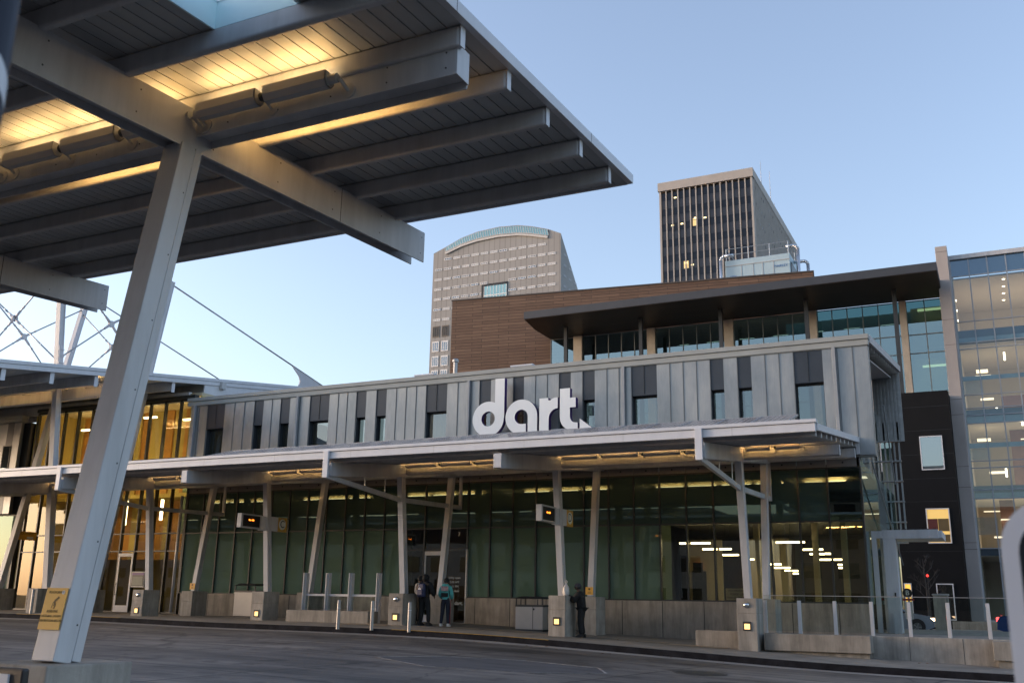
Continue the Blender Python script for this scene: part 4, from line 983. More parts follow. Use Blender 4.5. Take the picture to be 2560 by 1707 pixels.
# stone pillar fin
surf('joint_grey', (.15, .13, .12), .8)
m = MB(); m.box(-2.02, -1.30, 67.9, 72, .95, 25.0); pil = m.build('stone_fin', surf('pinkish_stone', (.40, .355, .335), .75, var=.12, scale=.5, stretch=(1, 1, .6)), BW, bevel=.02)
MB().box(-7.36, -6.65, 69.4, 69.93, .5, 17.5).build('stone_fin', MATS['pinkish_stone'], BW, bevel=.02)
m = MB()
for z in (15.42, 14.0, 12.84, 11.69, 10.3, 9.0, 7.4, 6.0): m.box(-7.365, -6.645, 69.39, 69.41, z, z+.03)
m.build('stone_joint', MATS['joint_grey'], BW)
m = MB()
for z in (24.6, 19.9, 18.2, 14.6, 13.6, 10.3, 9.0, 5.6, 5.2): m.box(-2.025, -1.295, 67.895, 67.91, z, z+.03)
m.build('stone_joint', MATS['joint_grey'], pil)
# dark annex
AN = thing('dark_annex', 'black panelled stair block with white framed windows between the portal and the stone fin', 'building', (-3.5, 66, .5))
blk = surf('black_panel', (.008, .008, .009), .6, var=.15, spec=.15)
B(-5.6, -2.03, 66.0, 69.9, .42, 14.87).build('wall', blk, AN)
m = MB()
for z in (5.0, 8.0, 9.4, 10.9, 12.4, 13.9): m.box(-5.6, -2.03, 65.995, 66.0, z, z+.02)
m.build('panel_joint', blackm, AN)
def awin(x0, x1, z0, z1, kind):
    m = MB(); s = .06
    m.box(x0, x0+s, 65.94, 66.0, z0, z1); m.box(x1-s, x1, 65.94, 66.0, z0, z1); m.box(x0+s, x1-s, 65.94, 66.0, z1-s, z1); m.box(x0+s, x1-s, 65.94, 66.0, z0, z0+s)
    f = m.build('window', white2, AN)
    B(x0+s, x1-s, 65.97, 65.98, z0+s, z1-s).build('pane', kind, f)
    return f
lit = emit('lit_window', (.62, .40, .12), .28)
awin(-3.93, -2.61, 9.93, 12.04, glass('sky_pane', (.3, .3, .3), .3, (.85, .95, 1), back=(.09, .11, .12)))
f = awin(-3.93, -2.60, 5.47, 7.58, lit)
m = MB(); m.box(-3.86, -3.3, 65.955, 65.967, 6.3, 6.95); m.build('cabinet', surf('red_cabinet', (.10, .02, .015), .5), f)
m = MB(); m.box(-3.28, -2.68, 65.955, 65.967, 6.2, 6.95); m.box(-3.0, -2.68, 65.955, 65.966, 5.55, 6.0); m.build('furniture', surf('dark_ochre', (.12, .08, .03), .6), f)
awin(-3.72, -2.76, .99, 3.11, glass('dark_pane', (.1, .1, .1), .12, back=(.012, .012, .014)))
awin(-5.53, -5.10, .6, 3.12, emit('lit_door', (.70, .38, .06), .5))
t = thing('street_wall', 'low grey concrete wall along the street in front of the stone fin', 'wall', (-1, 64, .4))
B(-2.9, 25, 63.7, 64.0, .3, .97).build('wall', concrete, t)
# right glass building
GB = thing('glass_building', 'tall glass office building with lit floors and downlights at the right edge', 'building', (10, 69, .5))
m = MB()
for k in range(-1, 24): m.box(-.11+1.115*k-.035, -.11+1.115*k+.035, 68.93, 69.05, .9, 24.25)
for z in (1.0, 5.29, 8.35, 8.9, 10.28, 10.72, 13.14, 13.66, 14.12, 15.0, 18.05, 18.49, 19.91, 23.06): m.box(-1.3, 26, 68.95, 69.04, z, z+.06)
m.build('mullions', surf('steel_mullion', (.30, .33, .37), .45), GB)
m = MB(); m.box(-1.3, 26, 68.8, 69.1, 24.26, 24.55); m.box(-1.33, -1.2, 68.85, 69.1, 1, 24.26); m.build('parapet', white, GB)
MB().box(-1.2, 26, 69.0, 69.012, 1.0, 23.06).build('glazing', glass('office_glass', (.80, .84, .86), .09, (.8, .92, 1.0), ior=1.45), GB)
MB().box(-1.2, 26, 69.0, 69.03, 23.12, 24.25).build('spandrel_glazing', glass('blue_spandrel', (.1, .1, .1), .16, (.7, .85, 1), back=(.035, .07, .11)), GB)
lb = surf('pale_blue_band', (.24, .36, .40), .35)
m = MB()
for z0, z1 in ((18.5, 18.86), (13.2, 13.62), (8.4, 8.75), (16.0, 16.28), (11.6, 11.9)): m.box(-1.15, 26, 69.08, 69.1, z0, z1)
m.build('blue_band', lb, GB)
m = MB(); rq = random.Random(9)
for z in (17.3, 16.9, 12.6, 12.2, 7.9, 7.3, 6.2, 15.4, 10.4):
    x = -.8+rq.random()
    while x < 25: m.box(x, x+rq.uniform(.5, 1.1), 72+rq.random(), 73.1, z, z+.05); x += rq.uniform(2.4, 5.0)
m.build('strip_lamp', emit('office_strip', (1, .82, .55), .55), GB)
beige = surf('office_ceiling', (.62, .56, .46), .8, var=.03)
for z0, z1 in ((18.52, 19.4), (13.5, 14.1), (8.75, 9.2), (4.9, 5.3)):
    MB().box(-1.2, 26, 69.2, 78, z0, z1).build('floor_slab', surf('slab_blue', (.09, .14, .19), .5) if 'slab_blue' not in MATS else MATS['slab_blue'], GB)
    MB().box(-1.2, 26, 69.3, 78, z0-.06, z0-.005).build('ceiling', beige, GB)
MB().box(-1.2, 26, 69.3, 78, 22.95, 23.05).build('ceiling', beige, GB)
MB().box(-1.2, 26, 77.9, 78, 1, 24).build('back_wall', beige, GB)
m = MB(); m.box(1.3, 2.4, 74, 74.1, 9.2, 13.4); m.box(1.0, 2.6, 73, 73.1, 14.1, 15.6); m.box(.2, 1.0, 72.5, 72.6, 5.3, 8.6); m.build('partition', surf('rose_partition', (.30, .17, .14), .7), GB)
m = MB()
for z in (15.2, 10.9, 6.2):
    for k in range(12): m.box(-1.15, .0, 69.35, 69.37, z+.09*k, z+.09*k+.05)
m.build('stair_louvre', surf('louvre_cream', (.55, .55, .46), .5), GB)
m = MB()
for k in range(6):
    for j in range(4): m.cyl((1.9+2.2*k, 70.2+1.7*j, 22.95), (1.9+2.2*k, 70.2+1.7*j, 22.93), .09, n=12)
m.build('downlight', emit('downlight', (1, .84, .55), 3), GB)
m = MB()
for x, y, z in ((1.45, 71, 17.6), (.65, 70.6, 13.9), (2.05, 71, 13.2), (2.5, 70.6, 13.6), (.8, 70.8, 9.9), (2.2, 71, 9.6), (1.0, 70.8, 6.9), (1.3, 71, 3.0)): m.box(x-.06, x+.06, y-.06, y+.06, z, z+.55)
m.build('pendant_lamp', emit('pendant', (1, .85, .58), 1.8), GB)
for z, e in ((19.5, 230), (14.3, 170), (9.4, 170), (5.4, 150)): area('room_fill', (12, 73.2, z), 26, 6, e, (1, .72, .50), (R(180), 0, 0), GB)  # added fill on each storey, aimed up from the slab to brighten the ceiling
m = MB(); m.cyl((-1.1, 69.5, 21.6), (-1.06, 69.5, 21.6), .07, n=10); m.cyl((-1.1, 69.5, 20.9), (-1.06, 69.5, 20.9), .07, n=10); m.cyl((-1.1, 69.5, 20.2), (-1.06, 69.5, 20.2), .07, n=10); m.build('wall_spot', MATS['downlight'], GB)
B(-1.2, -1.15, 69.1, 78, .9, 24.2).build('end_wall', beige, GB)

# rooftop cooling unit
CU = thing('cooling_unit', 'pale blue rooftop cooling unit with rail and shiny pipes above the timber wall', 'cooling unit', (-16.2, 80, 26))
B(-19.0, -13.55, 80, 83.2, 26, 30.3).build('casing', surf('pale_blue_panel', (.42, .55, .62), .45, var=.04), CU, bevel=.02)
m = MB()
for x in (-17.6, -16.6, -15.8, -14.9): m.box(x-.02, x+.02, 79.97, 80.0, 26, 29.75)
m.box(-19.0, -13.55, 79.96, 80.0, 29.75, 29.81); m.build('panel_joint', fixm, CU)
B(-13.54, -13.50, 80.3, 83.0, 26.3, 29.6).build('louvre', blackm, CU)
bl = surf('blue_lettering', (.05, .15, .38), .5)
text_mesh('lettering', 'SPX', .34, bl, CU, FRONT(-18.3, 79.95, 28.75), .003); text_mesh('lettering', 'MARLEY', .32, bl, CU, FRONT(-14.3, 79.95, 29.25), .003)
m = MB()
for x in (-18.9, -17, -15.2, -13.65):
    for y in (80.1, 83.1): m.cyl((x, y, 30.3), (x, y, 31.4), .035, n=6)
for y in (80.1, 83.1):
    for z in (30.85, 31.38): m.cyl((-18.9, y, z), (-13.65, y, z), .03, n=6)
for x in (-18.9, -13.65):
    for z in (30.85, 31.38): m.cyl((x, 80.1, z), (x, 83.1, z), .03, n=6)
m.build('rail', galv, CU)
def elbow(x0, x1, y, z0, z1, r, n=10):
    pts = [Vector((x1, y, z0)), Vector((x1, y, z1-.35))] + [Vector((x1+math.copysign(.35, x0-x1)*(1-math.cos(R(t))), y, z1-.35+.35*math.sin(R(t)))) for t in (30, 60, 90)] + [Vector((x0, y, z1))]
    mb = MB()
    for a, b in zip(pts, pts[1:]): mb.cyl(a, b, r, n=12)
    return mb
shin = surf('shiny_lagging', (.62, .62, .63), .22, metal=.85)
elbow(-18.2, -19.3, 79.7, 26, 30.65, .13).build('pipe', shin, CU, smooth=True); elbow(-13.9, -12.95, 80.6, 26, 31.1, .15).build('pipe', shin, CU, smooth=True); elbow(-13.6, -12.4, 82.0, 26, 30.1, .14).build('pipe', shin, CU, smooth=True)
t = thing('roof_hatch', 'low grey domed roof hatch on the timber roof left of the dark tower', 'roof box', (-21.5, 76, 26))
m = MB(); m.box(-23.2, -20.6, 75, 77, 26.0, 26.35); m.hexa([(-23.2, 75, 26.35), (-20.6, 75, 26.35), (-20.6, 77, 26.35), (-23.2, 77, 26.35), (-22.6, 75.3, 26.6), (-21, 75.3, 26.6), (-21, 76.7, 26.6), (-22.6, 76.7, 26.6)]); m.build('cover', galv, t)

# grey arched tower
GT = thing('arched_tower', 'tall grey stone tower with an arched glass top and rows of small white framed windows', 'tower', (-196, 380, -.6))
def stone_tower_mat():
    m, n, b = _new('tower_stone')
    s = _noise(n, .06, (1, 1, .4), 3); c = _ramp(n, s, .3, .7, (.315, .305, .295), (.37, .36, .35))
    tc = n.nodes.new('ShaderNodeTexCoord'); wv = n.nodes.new('ShaderNodeTexWave'); wv.inputs['Scale'].default_value = .115; wv.inputs['Distortion'].default_value = 0
    n.links.new(tc.outputs['Object'], wv.inputs[0])
    c = _mul(n, c, _ramp(n, wv.outputs[0], .05, .12, (.80,)*3, (1,)*3))
    n.links.new(c, b.inputs['Base Color']); b.inputs['Roughness'].default_value = .8; return m
stn = stone_tower_mat()
top = [(-163.4, 161.4), (-169.7, 164.4), (-178.2, 167.1), (-184.7, 168.6), (-194.6, 169.4), (-205.8, 168.7), (-214.3, 166.9), (-222.6, 163.6), (-229.2, 161.2)]
front = [(-229.5, -1), (-163.4, -1)] + top
m = MB(); n = len(front)
back = [(x, min(z, 100)) for x, z in front]
m.v = [(x, 380, z) for x, z in front]+[(x, 440, z) for x, z in back]
m.f = [tuple(range(n)), tuple(range(2*n-1, n-1, -1))]+[(i, n+i, n+(i+1) % n, (i+1) % n) for i in range(n)]
m.build('wall', stn, GT)
up = [(-169.7, 163.9), (-178.2, 166.6), (-184.7, 168.1), (-194.6, 168.9), (-205.8, 168.2), (-214.3, 166.4), (-222.6, 163.1)]
lo = [(-222.5, 161.0), (-214.2, 163.6), (-205.7, 165.0), (-194.5, 165.5), (-184.6, 164.8), (-178.1, 163.5), (-169.7, 161.2)]
m = MB(); m.prism(up+lo, lambda a, b: (a, 379.7, b), (0, .2, 0)); ag = m.build('arch_glazing', glass('aqua_glass', (.1, .1, .1), .22, (.7, .95, .95), back=(.20, .36, .36)), GT)
m = MB()
for k in range(44):
    x = -169.9-52.4*k/43; m.bar((x, 379.6, lerp(-x, [(-a, b) for a, b in up])), (x+.6, 379.6, lerp(-x, [(-a, b) for a, b in lo[::-1]])), .25, .1, up=(0, 1, 0))
m.build('glazing_bar', white, ag)
m = MB()
for (a, b), (c, d_) in zip(lo, lo[1:]): m.bar((a, 379.5, b-.9), (c, 379.5, d_-.9), .9, .5, up=(0, 1, 0)); m.bar((a, 379.5, b-.1), (c, 379.5, d_-.1), .25, .5, up=(0, 1, 0))
m.build('arch_sill', surf('tower_white', (.62, .60, .58), .6), GT)
tw = surf('tower_frame_white', (.85, .84, .83), .5, var=.03); wing = glass('tower_window', (.1, .1, .1), .2, back=(.08, .10, .12)); wint = surf('tower_pane_pale', (.55, .55, .56), .5)
pane2 = surf('tower_pane_grey', (.34, .35, .37), .4)
def slit(x, z, par):
    m = MB(); m.box(x, x+3.7, 379.8, 380, z-.55, z-.35); m.box(x, x+3.7, 379.8, 380, z+.35, z+.55)
    for a in (0, 1.15, 2.4, 3.55): m.box(x+a, x+a+.15, 379.8, 380, z-.35, z+.35)
    f = m.build('window', tw, par); B(x+.15, x+3.55, 379.9, 379.95, z-.35, z+.35).build('pane', random.choice((wint, wint, wing, pane2)), f)
PX = 4.865
rows = [(157.4, 1, 12), (152.5, 0, 13), (147.6, 0, 13), (142.8, 0, 13), (137.9, 0, 13), (132.9, 0, 13), (127.9, 0, 2)]
for z, a, b in rows:
    for k in range(a, b):
        x = -228.0+PX*k
        if x > -163.4-3.8: continue
        if z < 144 and -203.5 < x < -190: continue
        slit(x, z, GT)
m = MB(); m.box(-202.8, -189.6, 379.6, 379.7, 133.0, 142.2)
MB().box(-202.8, -189.6, 381.0, 381.1, 130, 142.2)
ins = B(-202.8, -189.6, 379.7, 379.95, 130, 142.2).build('recess', blackm, GT)
m = MB(); m.box(-201.4, -189.7, 379.55, 379.69, 130.5, 141.0); pn = m.build('recess_glazing', MATS['aqua_glass'], ins)
m = MB()
for k in range(8): m.box(-201.4+1.62*k, -201.2+1.62*k, 379.45, 379.55, 130.5, 141)
for z in (135.0, 136.3): m.box(-201.4, -189.7, 379.4, 379.55, z, z+.4)
m.build('recess_bar', tw, ins)
for x in (-228.0, -223.1):
    for z0, z1, mt in ((120.0, 124.4, darkm), (113.0, 117.0, wing), (106.0, 110.0, wing), (99.0, 103.4, wing)):
        m = MB(); m.box(x, x+3.6, 379.75, 379.9, z1, z1+.5); m.box(x, x+3.6, 379.75, 379.9, z0-.4, z0); m.box(x, x+.3, 379.75, 379.9, z0, z1); m.box(x+3.3, x+3.6, 379.75, 379.9, z0, z1); m.box(x+1.15, x+1.35, 379.75, 379.9, z0, z1); m.box(x+2.25, x+2.45, 379.75, 379.9, z0, z1)
        f = m.build('window', tw if mt is not darkm else surf('louvre_taupe', (.16, .14, .12), .7) if 'louvre_taupe' not in MATS else MATS['louvre_taupe'], GT); B(x+.3, x+3.3, 379.85, 379.88, z0, z1).build('pane', mt, f)
m = MB()
for k in range(3):
    for j in range(7-k):
        z = 152.5-4.9*j; y = 383+6*k
        if z < 161-(y-380)*1.02-2: m.box(-163.42, -163.3, y, y+3.2, z-.5, z+.5)
m.build('side_windows', surf('side_window_grey', (.40, .39, .40), .6), GT)

# dark ribbed tower
DT = thing('ribbed_tower', 'dark office tower with pale vertical ribs, a pale top band and a few lit windows', 'tower', (-66, 260, -.6))
pale = surf('pale_concrete_rib', (.44, .40, .365), .75, var=.07, scale=.3)
dkg = glass('dark_office_glass', (.1, .1, .1), .03, ior=1.25, back=(.010, .012, .022)); grg = glass('grey_office_glass', (.1, .1, .1), .05, (.9, .85, .85), ior=1.3, back=(.045, .042, .046))
m = MB(); m2 = MB()
z = 118.3; k = 0
MB().box(-80.0, -53.2, 260.5, 330, -1, 118.8).build('core', blackm, DT)
while z > 60:
    (m if k % 2 == 0 else m2).box(-79.9, -53.4, 260.2, 260.4, z-2.4, z); z -= 2.4; k += 1
m.build('spandrel_glazing', dkg, DT); m2.build('window_glazing', grg, DT)
m = MB()
z = 118.3
for zz in range(24): m.box(-79.9, -53.4, 260.15, 260.2, z-2.4*zz-.06, z-2.4*zz+.06)
m.build('transom', surf('transom_dark', (.035, .035, .04), .5), DT)
for k in range(16):
    x = -80.0+1.78*k; w_ = .32 if 0 < k < 15 else .55
    MB().box(x-w_/2, x+w_/2, 259.6, 260.2, -1, 118.8).build('rib', pale, DT)
MB().box(-80.6, -52.7, 259.3, 330, 118.9, 121.5).build('top_band', pale, DT)
m = MB(); y = 261.5
MB().box(-53.35, -52.95, 260.2, 330, -1, 118.85).build('side_wall', pale, DT)
while y < 330: m.box(-52.95, -52.75, y, y+.5, -1, 118.85); y += 1.5
m.build('side_ribs', pale, DT)
m = MB()
for j in range(14):
    for k in range(20): m.box(-52.94, -52.80, 263+3.4*k, 263.7+3.4*k, 116.2-4.8*j, 117.0-4.8*j)
m.build('side_windows', darkm, DT)
m = MB()
for x, z in ((-75.6, 116.5), (-76.6, 108.0), (-73.8, 108.1), (-69.8, 109.3), (-67.0, 108.9), (-72.9, 96.0), (-71.1, 95.2)): m.box(x-.38, x+.38, 260.1, 260.14, z-.2, z+.2)
m.build('lit_lamp', emit('tower_lamp', (1, .78, .38), .9), DT)
trm = emit('tower_room', (.7, .48, .2), .35)
B(-70.6, -69.2, 260.16, 260.19, 106.9, 109.2).build('lit_room', trm, DT); B(-73.6, -72.2, 260.16, 260.19, 94.4, 96.6).build('lit_room', trm, DT)
for x, y, h in ((-53.5, 275, 9), (-53.8, 290, 12), (-54, 297, 4)):
    MB().cyl((x, y, 121.4), (x, y, 121.4+h), .10, .05, n=6).build('antenna', fixm, DT)

# ------------------------------------------------------------------ bare street tree
TR = thing('bare_tree', 'small leafless street tree in front of the black stair block', 'tree', (-3.88, 60, .5))
m = MB(); rnd = random.Random(3)
m.cyl((-3.85, 60, .45), (-3.88, 60, 2.6), .06, .045, n=8); m.cyl((-3.88, 60, 2.6), (-3.95, 60, 4.3), .045, .012, n=6)
m.build('trunk', surf('bark', (.055, .05, .048), .9, var=.3, scale=8), TR)
m = MB()
def twig(p, d_, L, r_, dep):
    q = p+d_*L; m.cyl(p, q, r_, r_*.6, n=5)
    if dep > 0:
        for k in range(3):
            nd = (d_+Vector((rnd.uniform(-.7, .7), rnd.uniform(-.7, .7), rnd.uniform(-.1, .5)))).normalized(); twig(p+d_*L*rnd.uniform(.45, 1), nd, L*.62, r_*.55, dep-1)
for k in range(12):
    z = 1.9+.2*k; a = k*2.4; twig(Vector((-3.88, 60, z)), Vector((math.cos(a), math.sin(a), .9)).normalized(), .75-.03*k, .018, 3)
m.build('branches', MATS['bark'], TR)
m = MB(); m.cyl((-3.9, 61.9, 3.45), (-3.9, 62.0, 3.45), .07, n=12)
t = thing('red_signal', 'small red lamp glowing on a thin pole behind the bare tree', 'signal', (-3.9, 62, .5)); m.build('lens', MATS['red_lamp'], t)
MB().cyl((-3.9, 62.05, .45), (-3.9, 62.05, 3.6), .03, n=8).build('pole', blackm, t)

# manhole covers, leaves
for x, y, r_, lab in ((-6.5, 23.3, .56, 'dark round manhole cover in the road in front of the rightmost pedestal'), (-5.15, 20.9, .6, 'manhole cover at the lower edge of the road near the right')):
    t = thing('manhole_cover', lab, 'manhole cover', (x, y, zroad(x, y)))
    dz = lambda a, b: zroad(a, b)
    m = MB(); n = 28
    pts = [(x+r_*math.cos(2*math.pi*i/n), y+r_*math.sin(2*math.pi*i/n)) for i in range(n)]
    m.add([(a, b, zroad(a, b)+.010) for a, b in pts], [tuple(range(n))]); m.build('lid', surf('cast_iron', (.03, .028, .025), .6, var=.3, scale=12) if 'cast_iron' not in MATS else MATS['cast_iron'], t)
    m = MB()
    for i in range(n):
        a, b = 2*math.pi*i/n, 2*math.pi*(i+1)/n; q = [(x+rr*math.cos(tt), y+rr*math.sin(tt)) for rr, tt in ((r_, a), (r_+.07, a), (r_+.07, b), (r_, b))]
        m.add([(u, v, zroad(u, v)+.012) for u, v in q], [(0, 1, 2, 3)])
    m.build('ring', surf('ring_iron', (.07, .065, .06), .6) if 'ring_iron' not in MATS else MATS['ring_iron'], t)
rnd = random.Random(5); m = MB()
for k in range(46):
    x = rnd.uniform(-20, 1); y = rnd.choice([rnd.uniform(26.2, 27.4), rnd.uniform(28, 31)]) ; z = (zroad(x, y) if y < 27.5 else zg(x, y))+.015
    if y > 27.5 and rnd.random() < .5: continue
    a = rnd.uniform(0, 6.28); s = rnd.uniform(.03, .06); c_, s_ = math.cos(a)*s, math.sin(a)*s
    m.add([(x+c_, y+s_, z), (x-s_*.6, y+c_*.6, z+.012), (x-c_, y-s_, z), (x+s_*.6, y-c_*.6, z+.015)], [(0, 1, 2, 3)])
tag(m.build('fallen_leaves', surf('dry_leaf', (.22, .10, .05), .8, var=.4, scale=3)), 'scattered dry leaves along the kerb', 'leaves', kind='stuff')

# ------------------------------------------------------------------ people
def sub_eval(o, name, mat, parent):
    dg = bpy.context.evaluated_depsgraph_get(); dg.update()
    me = bpy.data.meshes.new_from_object(o.evaluated_get(dg)); bpy.data.objects.remove(o)
    me.materials.clear(); me.materials.append(mat); me.shade_smooth(); me.name = name
    r_ = bpy.data.objects.new(name, me); col.objects.link(r_)
    if parent is not None: r_.parent = parent; r_.matrix_parent_inverse = parent.matrix_basis.inverted()
    return r_
def skin(name, nodes, edges, root, mat, parent, lev=2):
    ks = list(nodes); me = bpy.data.meshes.new(name)
    me.from_pydata([nodes[k][0] for k in ks], [(ks.index(a), ks.index(b)) for a, b in edges], [])
    o = bpy.data.objects.new(name, me); col.objects.link(o)
    md = o.modifiers.new('s', 'SKIN'); md.use_smooth_shade = True; md.branch_smoothing = .3
    for i, k in enumerate(ks):
        v = me.skin_vertices[0].data[i]; r_ = nodes[k][1]
        v.radius = r_ if isinstance(r_, tuple) else (r_, r_); v.use_root = (k == root)
    o.modifiers.new('u', 'SUBSURF').levels = lev
    return sub_eval(o, name, mat, parent)
def person(x, y, z, face, label, J, skinm, top, trousers, shoe, hair, cap=None, hood=False, h=1.72, coat=0):
    """J: joints in the person's own frame (x right, y forward, z up, metres for a 1.72 m figure)"""
    t = thing('person', label, 'person', (x, y, z))
    ca, sa = math.cos(R(face)), math.sin(R(face)); k = h/1.72
    W_ = lambda p: (x+(p[0]*ca-p[1]*sa)*k, y+(p[0]*sa+p[1]*ca)*k, z+p[2]*k)
    D = dict(pel=(0, 0, .95), waist=(0, 0, 1.08), chest=(0, .0, 1.30), neck=(0, 0, 1.46), neck2=(0, .01, 1.52), head=(0, .02, 1.60), crown=(0, .015, 1.69),
             shL=(-.17, 0, 1.40), elL=(-.24, -.02, 1.13), wrL=(-.22, .10, .90), shR=(.17, 0, 1.40), elR=(.24, -.02, 1.13), wrR=(.22, .10, .90),
             hipL=(-.09, 0, .92), knL=(-.10, .02, .50), anL=(-.11, -.02, .09), hipR=(.09, 0, .92), knR=(.10, .02, .50), anR=(.11, -.02, .09))
    D.update(J)
    P_ = {a: Vector(W_(b)) for a, b in D.items()}
    rad = dict(pel=(.145, .11), waist=(.125, .095), chest=(.15, .11), neck=.055, neck2=.05, head=(.075, .09), crown=.055, shL=.062, elL=.045, wrL=.032, shR=.062, elR=.045, wrR=.032,
               hipL=.085, knL=.06, anL=.042, hipR=.085, knR=.06, anR=.042)
    edges = [('pel', 'waist'), ('waist', 'chest'), ('chest', 'neck'), ('neck', 'neck2'), ('neck2', 'head'), ('head', 'crown'), ('chest', 'shL'), ('shL', 'elL'), ('elL', 'wrL'), ('chest', 'shR'), ('shR', 'elR'), ('elR', 'wrR'),
             ('pel', 'hipL'), ('hipL', 'knL'), ('knL', 'anL'), ('pel', 'hipR'), ('hipR', 'knR'), ('knR', 'anR')]
    nodes = {a: (P_[a], tuple(q*k for q in rad[a]) if isinstance(rad[a], tuple) else rad[a]*k) for a in P_}
    # hands: palm, four unequal bent fingers and a thumb
    fwd = Vector((-sa, ca, 0)); side = Vector((ca, sa, 0))
    for s, sg in (('L', -1), ('R', 1)):
        d_ = (P_['wr'+s]-P_['el'+s]).normalized(); pal = P_['wr'+s]+d_*.08*k
        nodes['pm'+s] = (pal, (.04*k, .02*k)); edges.append(('wr'+s, 'pm'+s))
        acr = d_.cross(side).normalized(); curl = (d_*.75+side*(-sg)*.65).normalized()
        for q, L in enumerate((.068, .078, .072, .055)):
            b0 = pal+acr*(.028-.018*q)*k+d_*.015; m1 = b0+(d_*.8+curl*.2)*L*.55*k; m2 = m1+curl*L*.5*k
            for nm, p in (('a', b0), ('b', m1), ('c', m2)): nodes[f'f{s}{q}{nm}'] = (p, .0088*k)
            edges += [('pm'+s, f'f{s}{q}a'), (f'f{s}{q}a', f'f{s}{q}b'), (f'f{s}{q}b', f'f{s}{q}c')]
        th = P_['wr'+s]+d_*.035*k+acr*.03*k; nodes['t'+s+'a'] = (th, .011*k); nodes['t'+s+'b'] = (th+(d_*.6+acr*.6)*.05*k, .009*k); edges += [('wr'+s, 't'+s+'a'), ('t'+s+'a', 't'+s+'b')]
    skin('body', nodes, edges, 'pel', skinm, t)
    hd = P_['head']; hf = (P_['head']-P_['neck2']); hf = fwd
    if 'gaze' in J: g = J['gaze']; hf = Vector((g[0]*ca-g[1]*sa, g[0]*sa+g[1]*ca, 0)).normalized()
    hs = Vector((hf.y, -hf.x, 0))
    # face
    f = MB(); f.cyl(hd+hf*.085*k+Vector((0, 0, .01)), hd+hf*.115*k-Vector((0, 0, .015)), .012*k, .017*k, n=8)
    f.build('nose', skinm, t, smooth=True)
    f = MB()
    for s in (-1, 1): f.cyl(hd+hf*.080*k+hs*s*.034*k+Vector((0, 0, .015)), hd+hf*.090*k+hs*s*.034*k+Vector((0, 0, .015)), .010*k, n=8)
    f.build('eyes', blackm, t)
    f = MB(); f.bar(hd+hf*.088*k-hs*.025*k-Vector((0, 0, .05)), hd+hf*.088*k+hs*.025*k-Vector((0, 0, .05)), .008, .010); f.build('mouth', surf('lip', (.16, .05, .045), .5) if 'lip' not in MATS else MATS['lip'], t)
    f = MB()
    for s in (-1, 1): f.cyl(hd+hs*s*.082*k, hd+hs*s*.094*k, .028*k, n=10)
    f.build('ears', skinm, t, smooth=True)
    def shell(name, part, ed, root, grow, mat):
        nn = {a: (nodes[a][0], tuple(q+grow*k for q in nodes[a][1]) if isinstance(nodes[a][1], tuple) else nodes[a][1]+grow*k) for a in part}
        return skin(name, nn, ed, root, mat, t)
    # jacket: torso and sleeves ending at the wrists; trousers from the waist to the ankles
    tp = ['pel', 'waist', 'chest', 'neck', 'shL', 'elL', 'wrL', 'shR', 'elR', 'wrR']
    je = [e for e in edges if e[0] in tp and e[1] in tp]
    if coat:
        nodes['hem'] = (P_['pel']-Vector((0, 0, .17*k)), (.105*k, .085*k)); tp.append('hem'); je.append(('pel', 'hem'))
    shell('jacket', tp, je, 'waist', .026+coat, top)
    tr = ['waist', 'pel', 'hipL', 'knL', 'anL', 'hipR', 'knR', 'anR']
    shell('trousers', tr, [e for e in edges if e[0] in tr and e[1] in tr], 'pel', .018+coat*.4, trousers)
    for s in ('L', 'R'):
        a = P_['an'+s]; b = MB()
        q = [a+fwd*u*k+side*v*k+Vector((0, 0, w_*k-.09*k)) for u, v, w_ in ((-.08, -.045, 0), (-.08, .045, 0), (.19, .045, 0), (.19, -.045, 0), (-.075, -.04, .11), (-.075, .04, .11), (.05, .038, .11), (.05, -.038, .11))]
        q[2].z = q[3].z = a.z-.09*k
        b.hexa(q); b.hexa([q[3]-fwd*.14*k, q[2]-fwd*.14*k, q[2], q[3], q[7], q[6], q[2]+Vector((0, 0, .045)), q[3]+Vector((0, 0, .045))])
        b.build('shoe', shoe, t, bevel=.012)
    up_ = Vector((0, 0, 1))
    def dome(name, mat, r_, dz, back, zs_=1.0, lo=-.2):
        m = MB(); nn, mm = 18, 9; c = hd+up_*dz*k-hf*back*k
        for j in range(mm+1):
            ph = R(90)-(R(90)-math.asin(max(-1, lo)))*j/mm
            for i in range(nn):
                th = 2*math.pi*i/nn; rr = r_*k*math.cos(ph)
                m.v.append(tuple(c+hs*rr*math.cos(th)*.92+hf*rr*math.sin(th)*1.08+up_*r_*k*math.sin(ph)*zs_))
        for j in range(mm):
            for i in range(nn): m.f.append((j*nn+i, j*nn+(i+1) % nn, (j+1)*nn+(i+1) % nn, (j+1)*nn+i))
        return m.build(name, mat, t, smooth=True)
    if hood: dome('hood', top, .128, -.005, .03, 1.08, -.95)
    else: dome('hair', hair, .108, .03, .022, 1.0, -.55)
    if cap: dome('knit_cap', cap, .114, .045, .012, .95, .0)
    return t, P_, fwd, side
skin_b = surf('brown_skin', (.11, .055, .035), .55, var=.08); skin_m = surf('tan_skin', (.30, .17, .12), .55, var=.06)
cloth_b = surf('black_cloth', (.010, .010, .011), .85, var=.3, scale=20, bump=.3, bscale=14); cloth_g = surf('grey_cloth', (.40, .38, .36), .85, var=.2, scale=14, bump=.3)
cloth_t = surf('teal_fleece', (.10, .42, .40), .85, var=.12, scale=9, bump=.35, bscale=12); cloth_n = surf('navy_cloth', (.012, .015, .028), .85, var=.2, bump=.2)
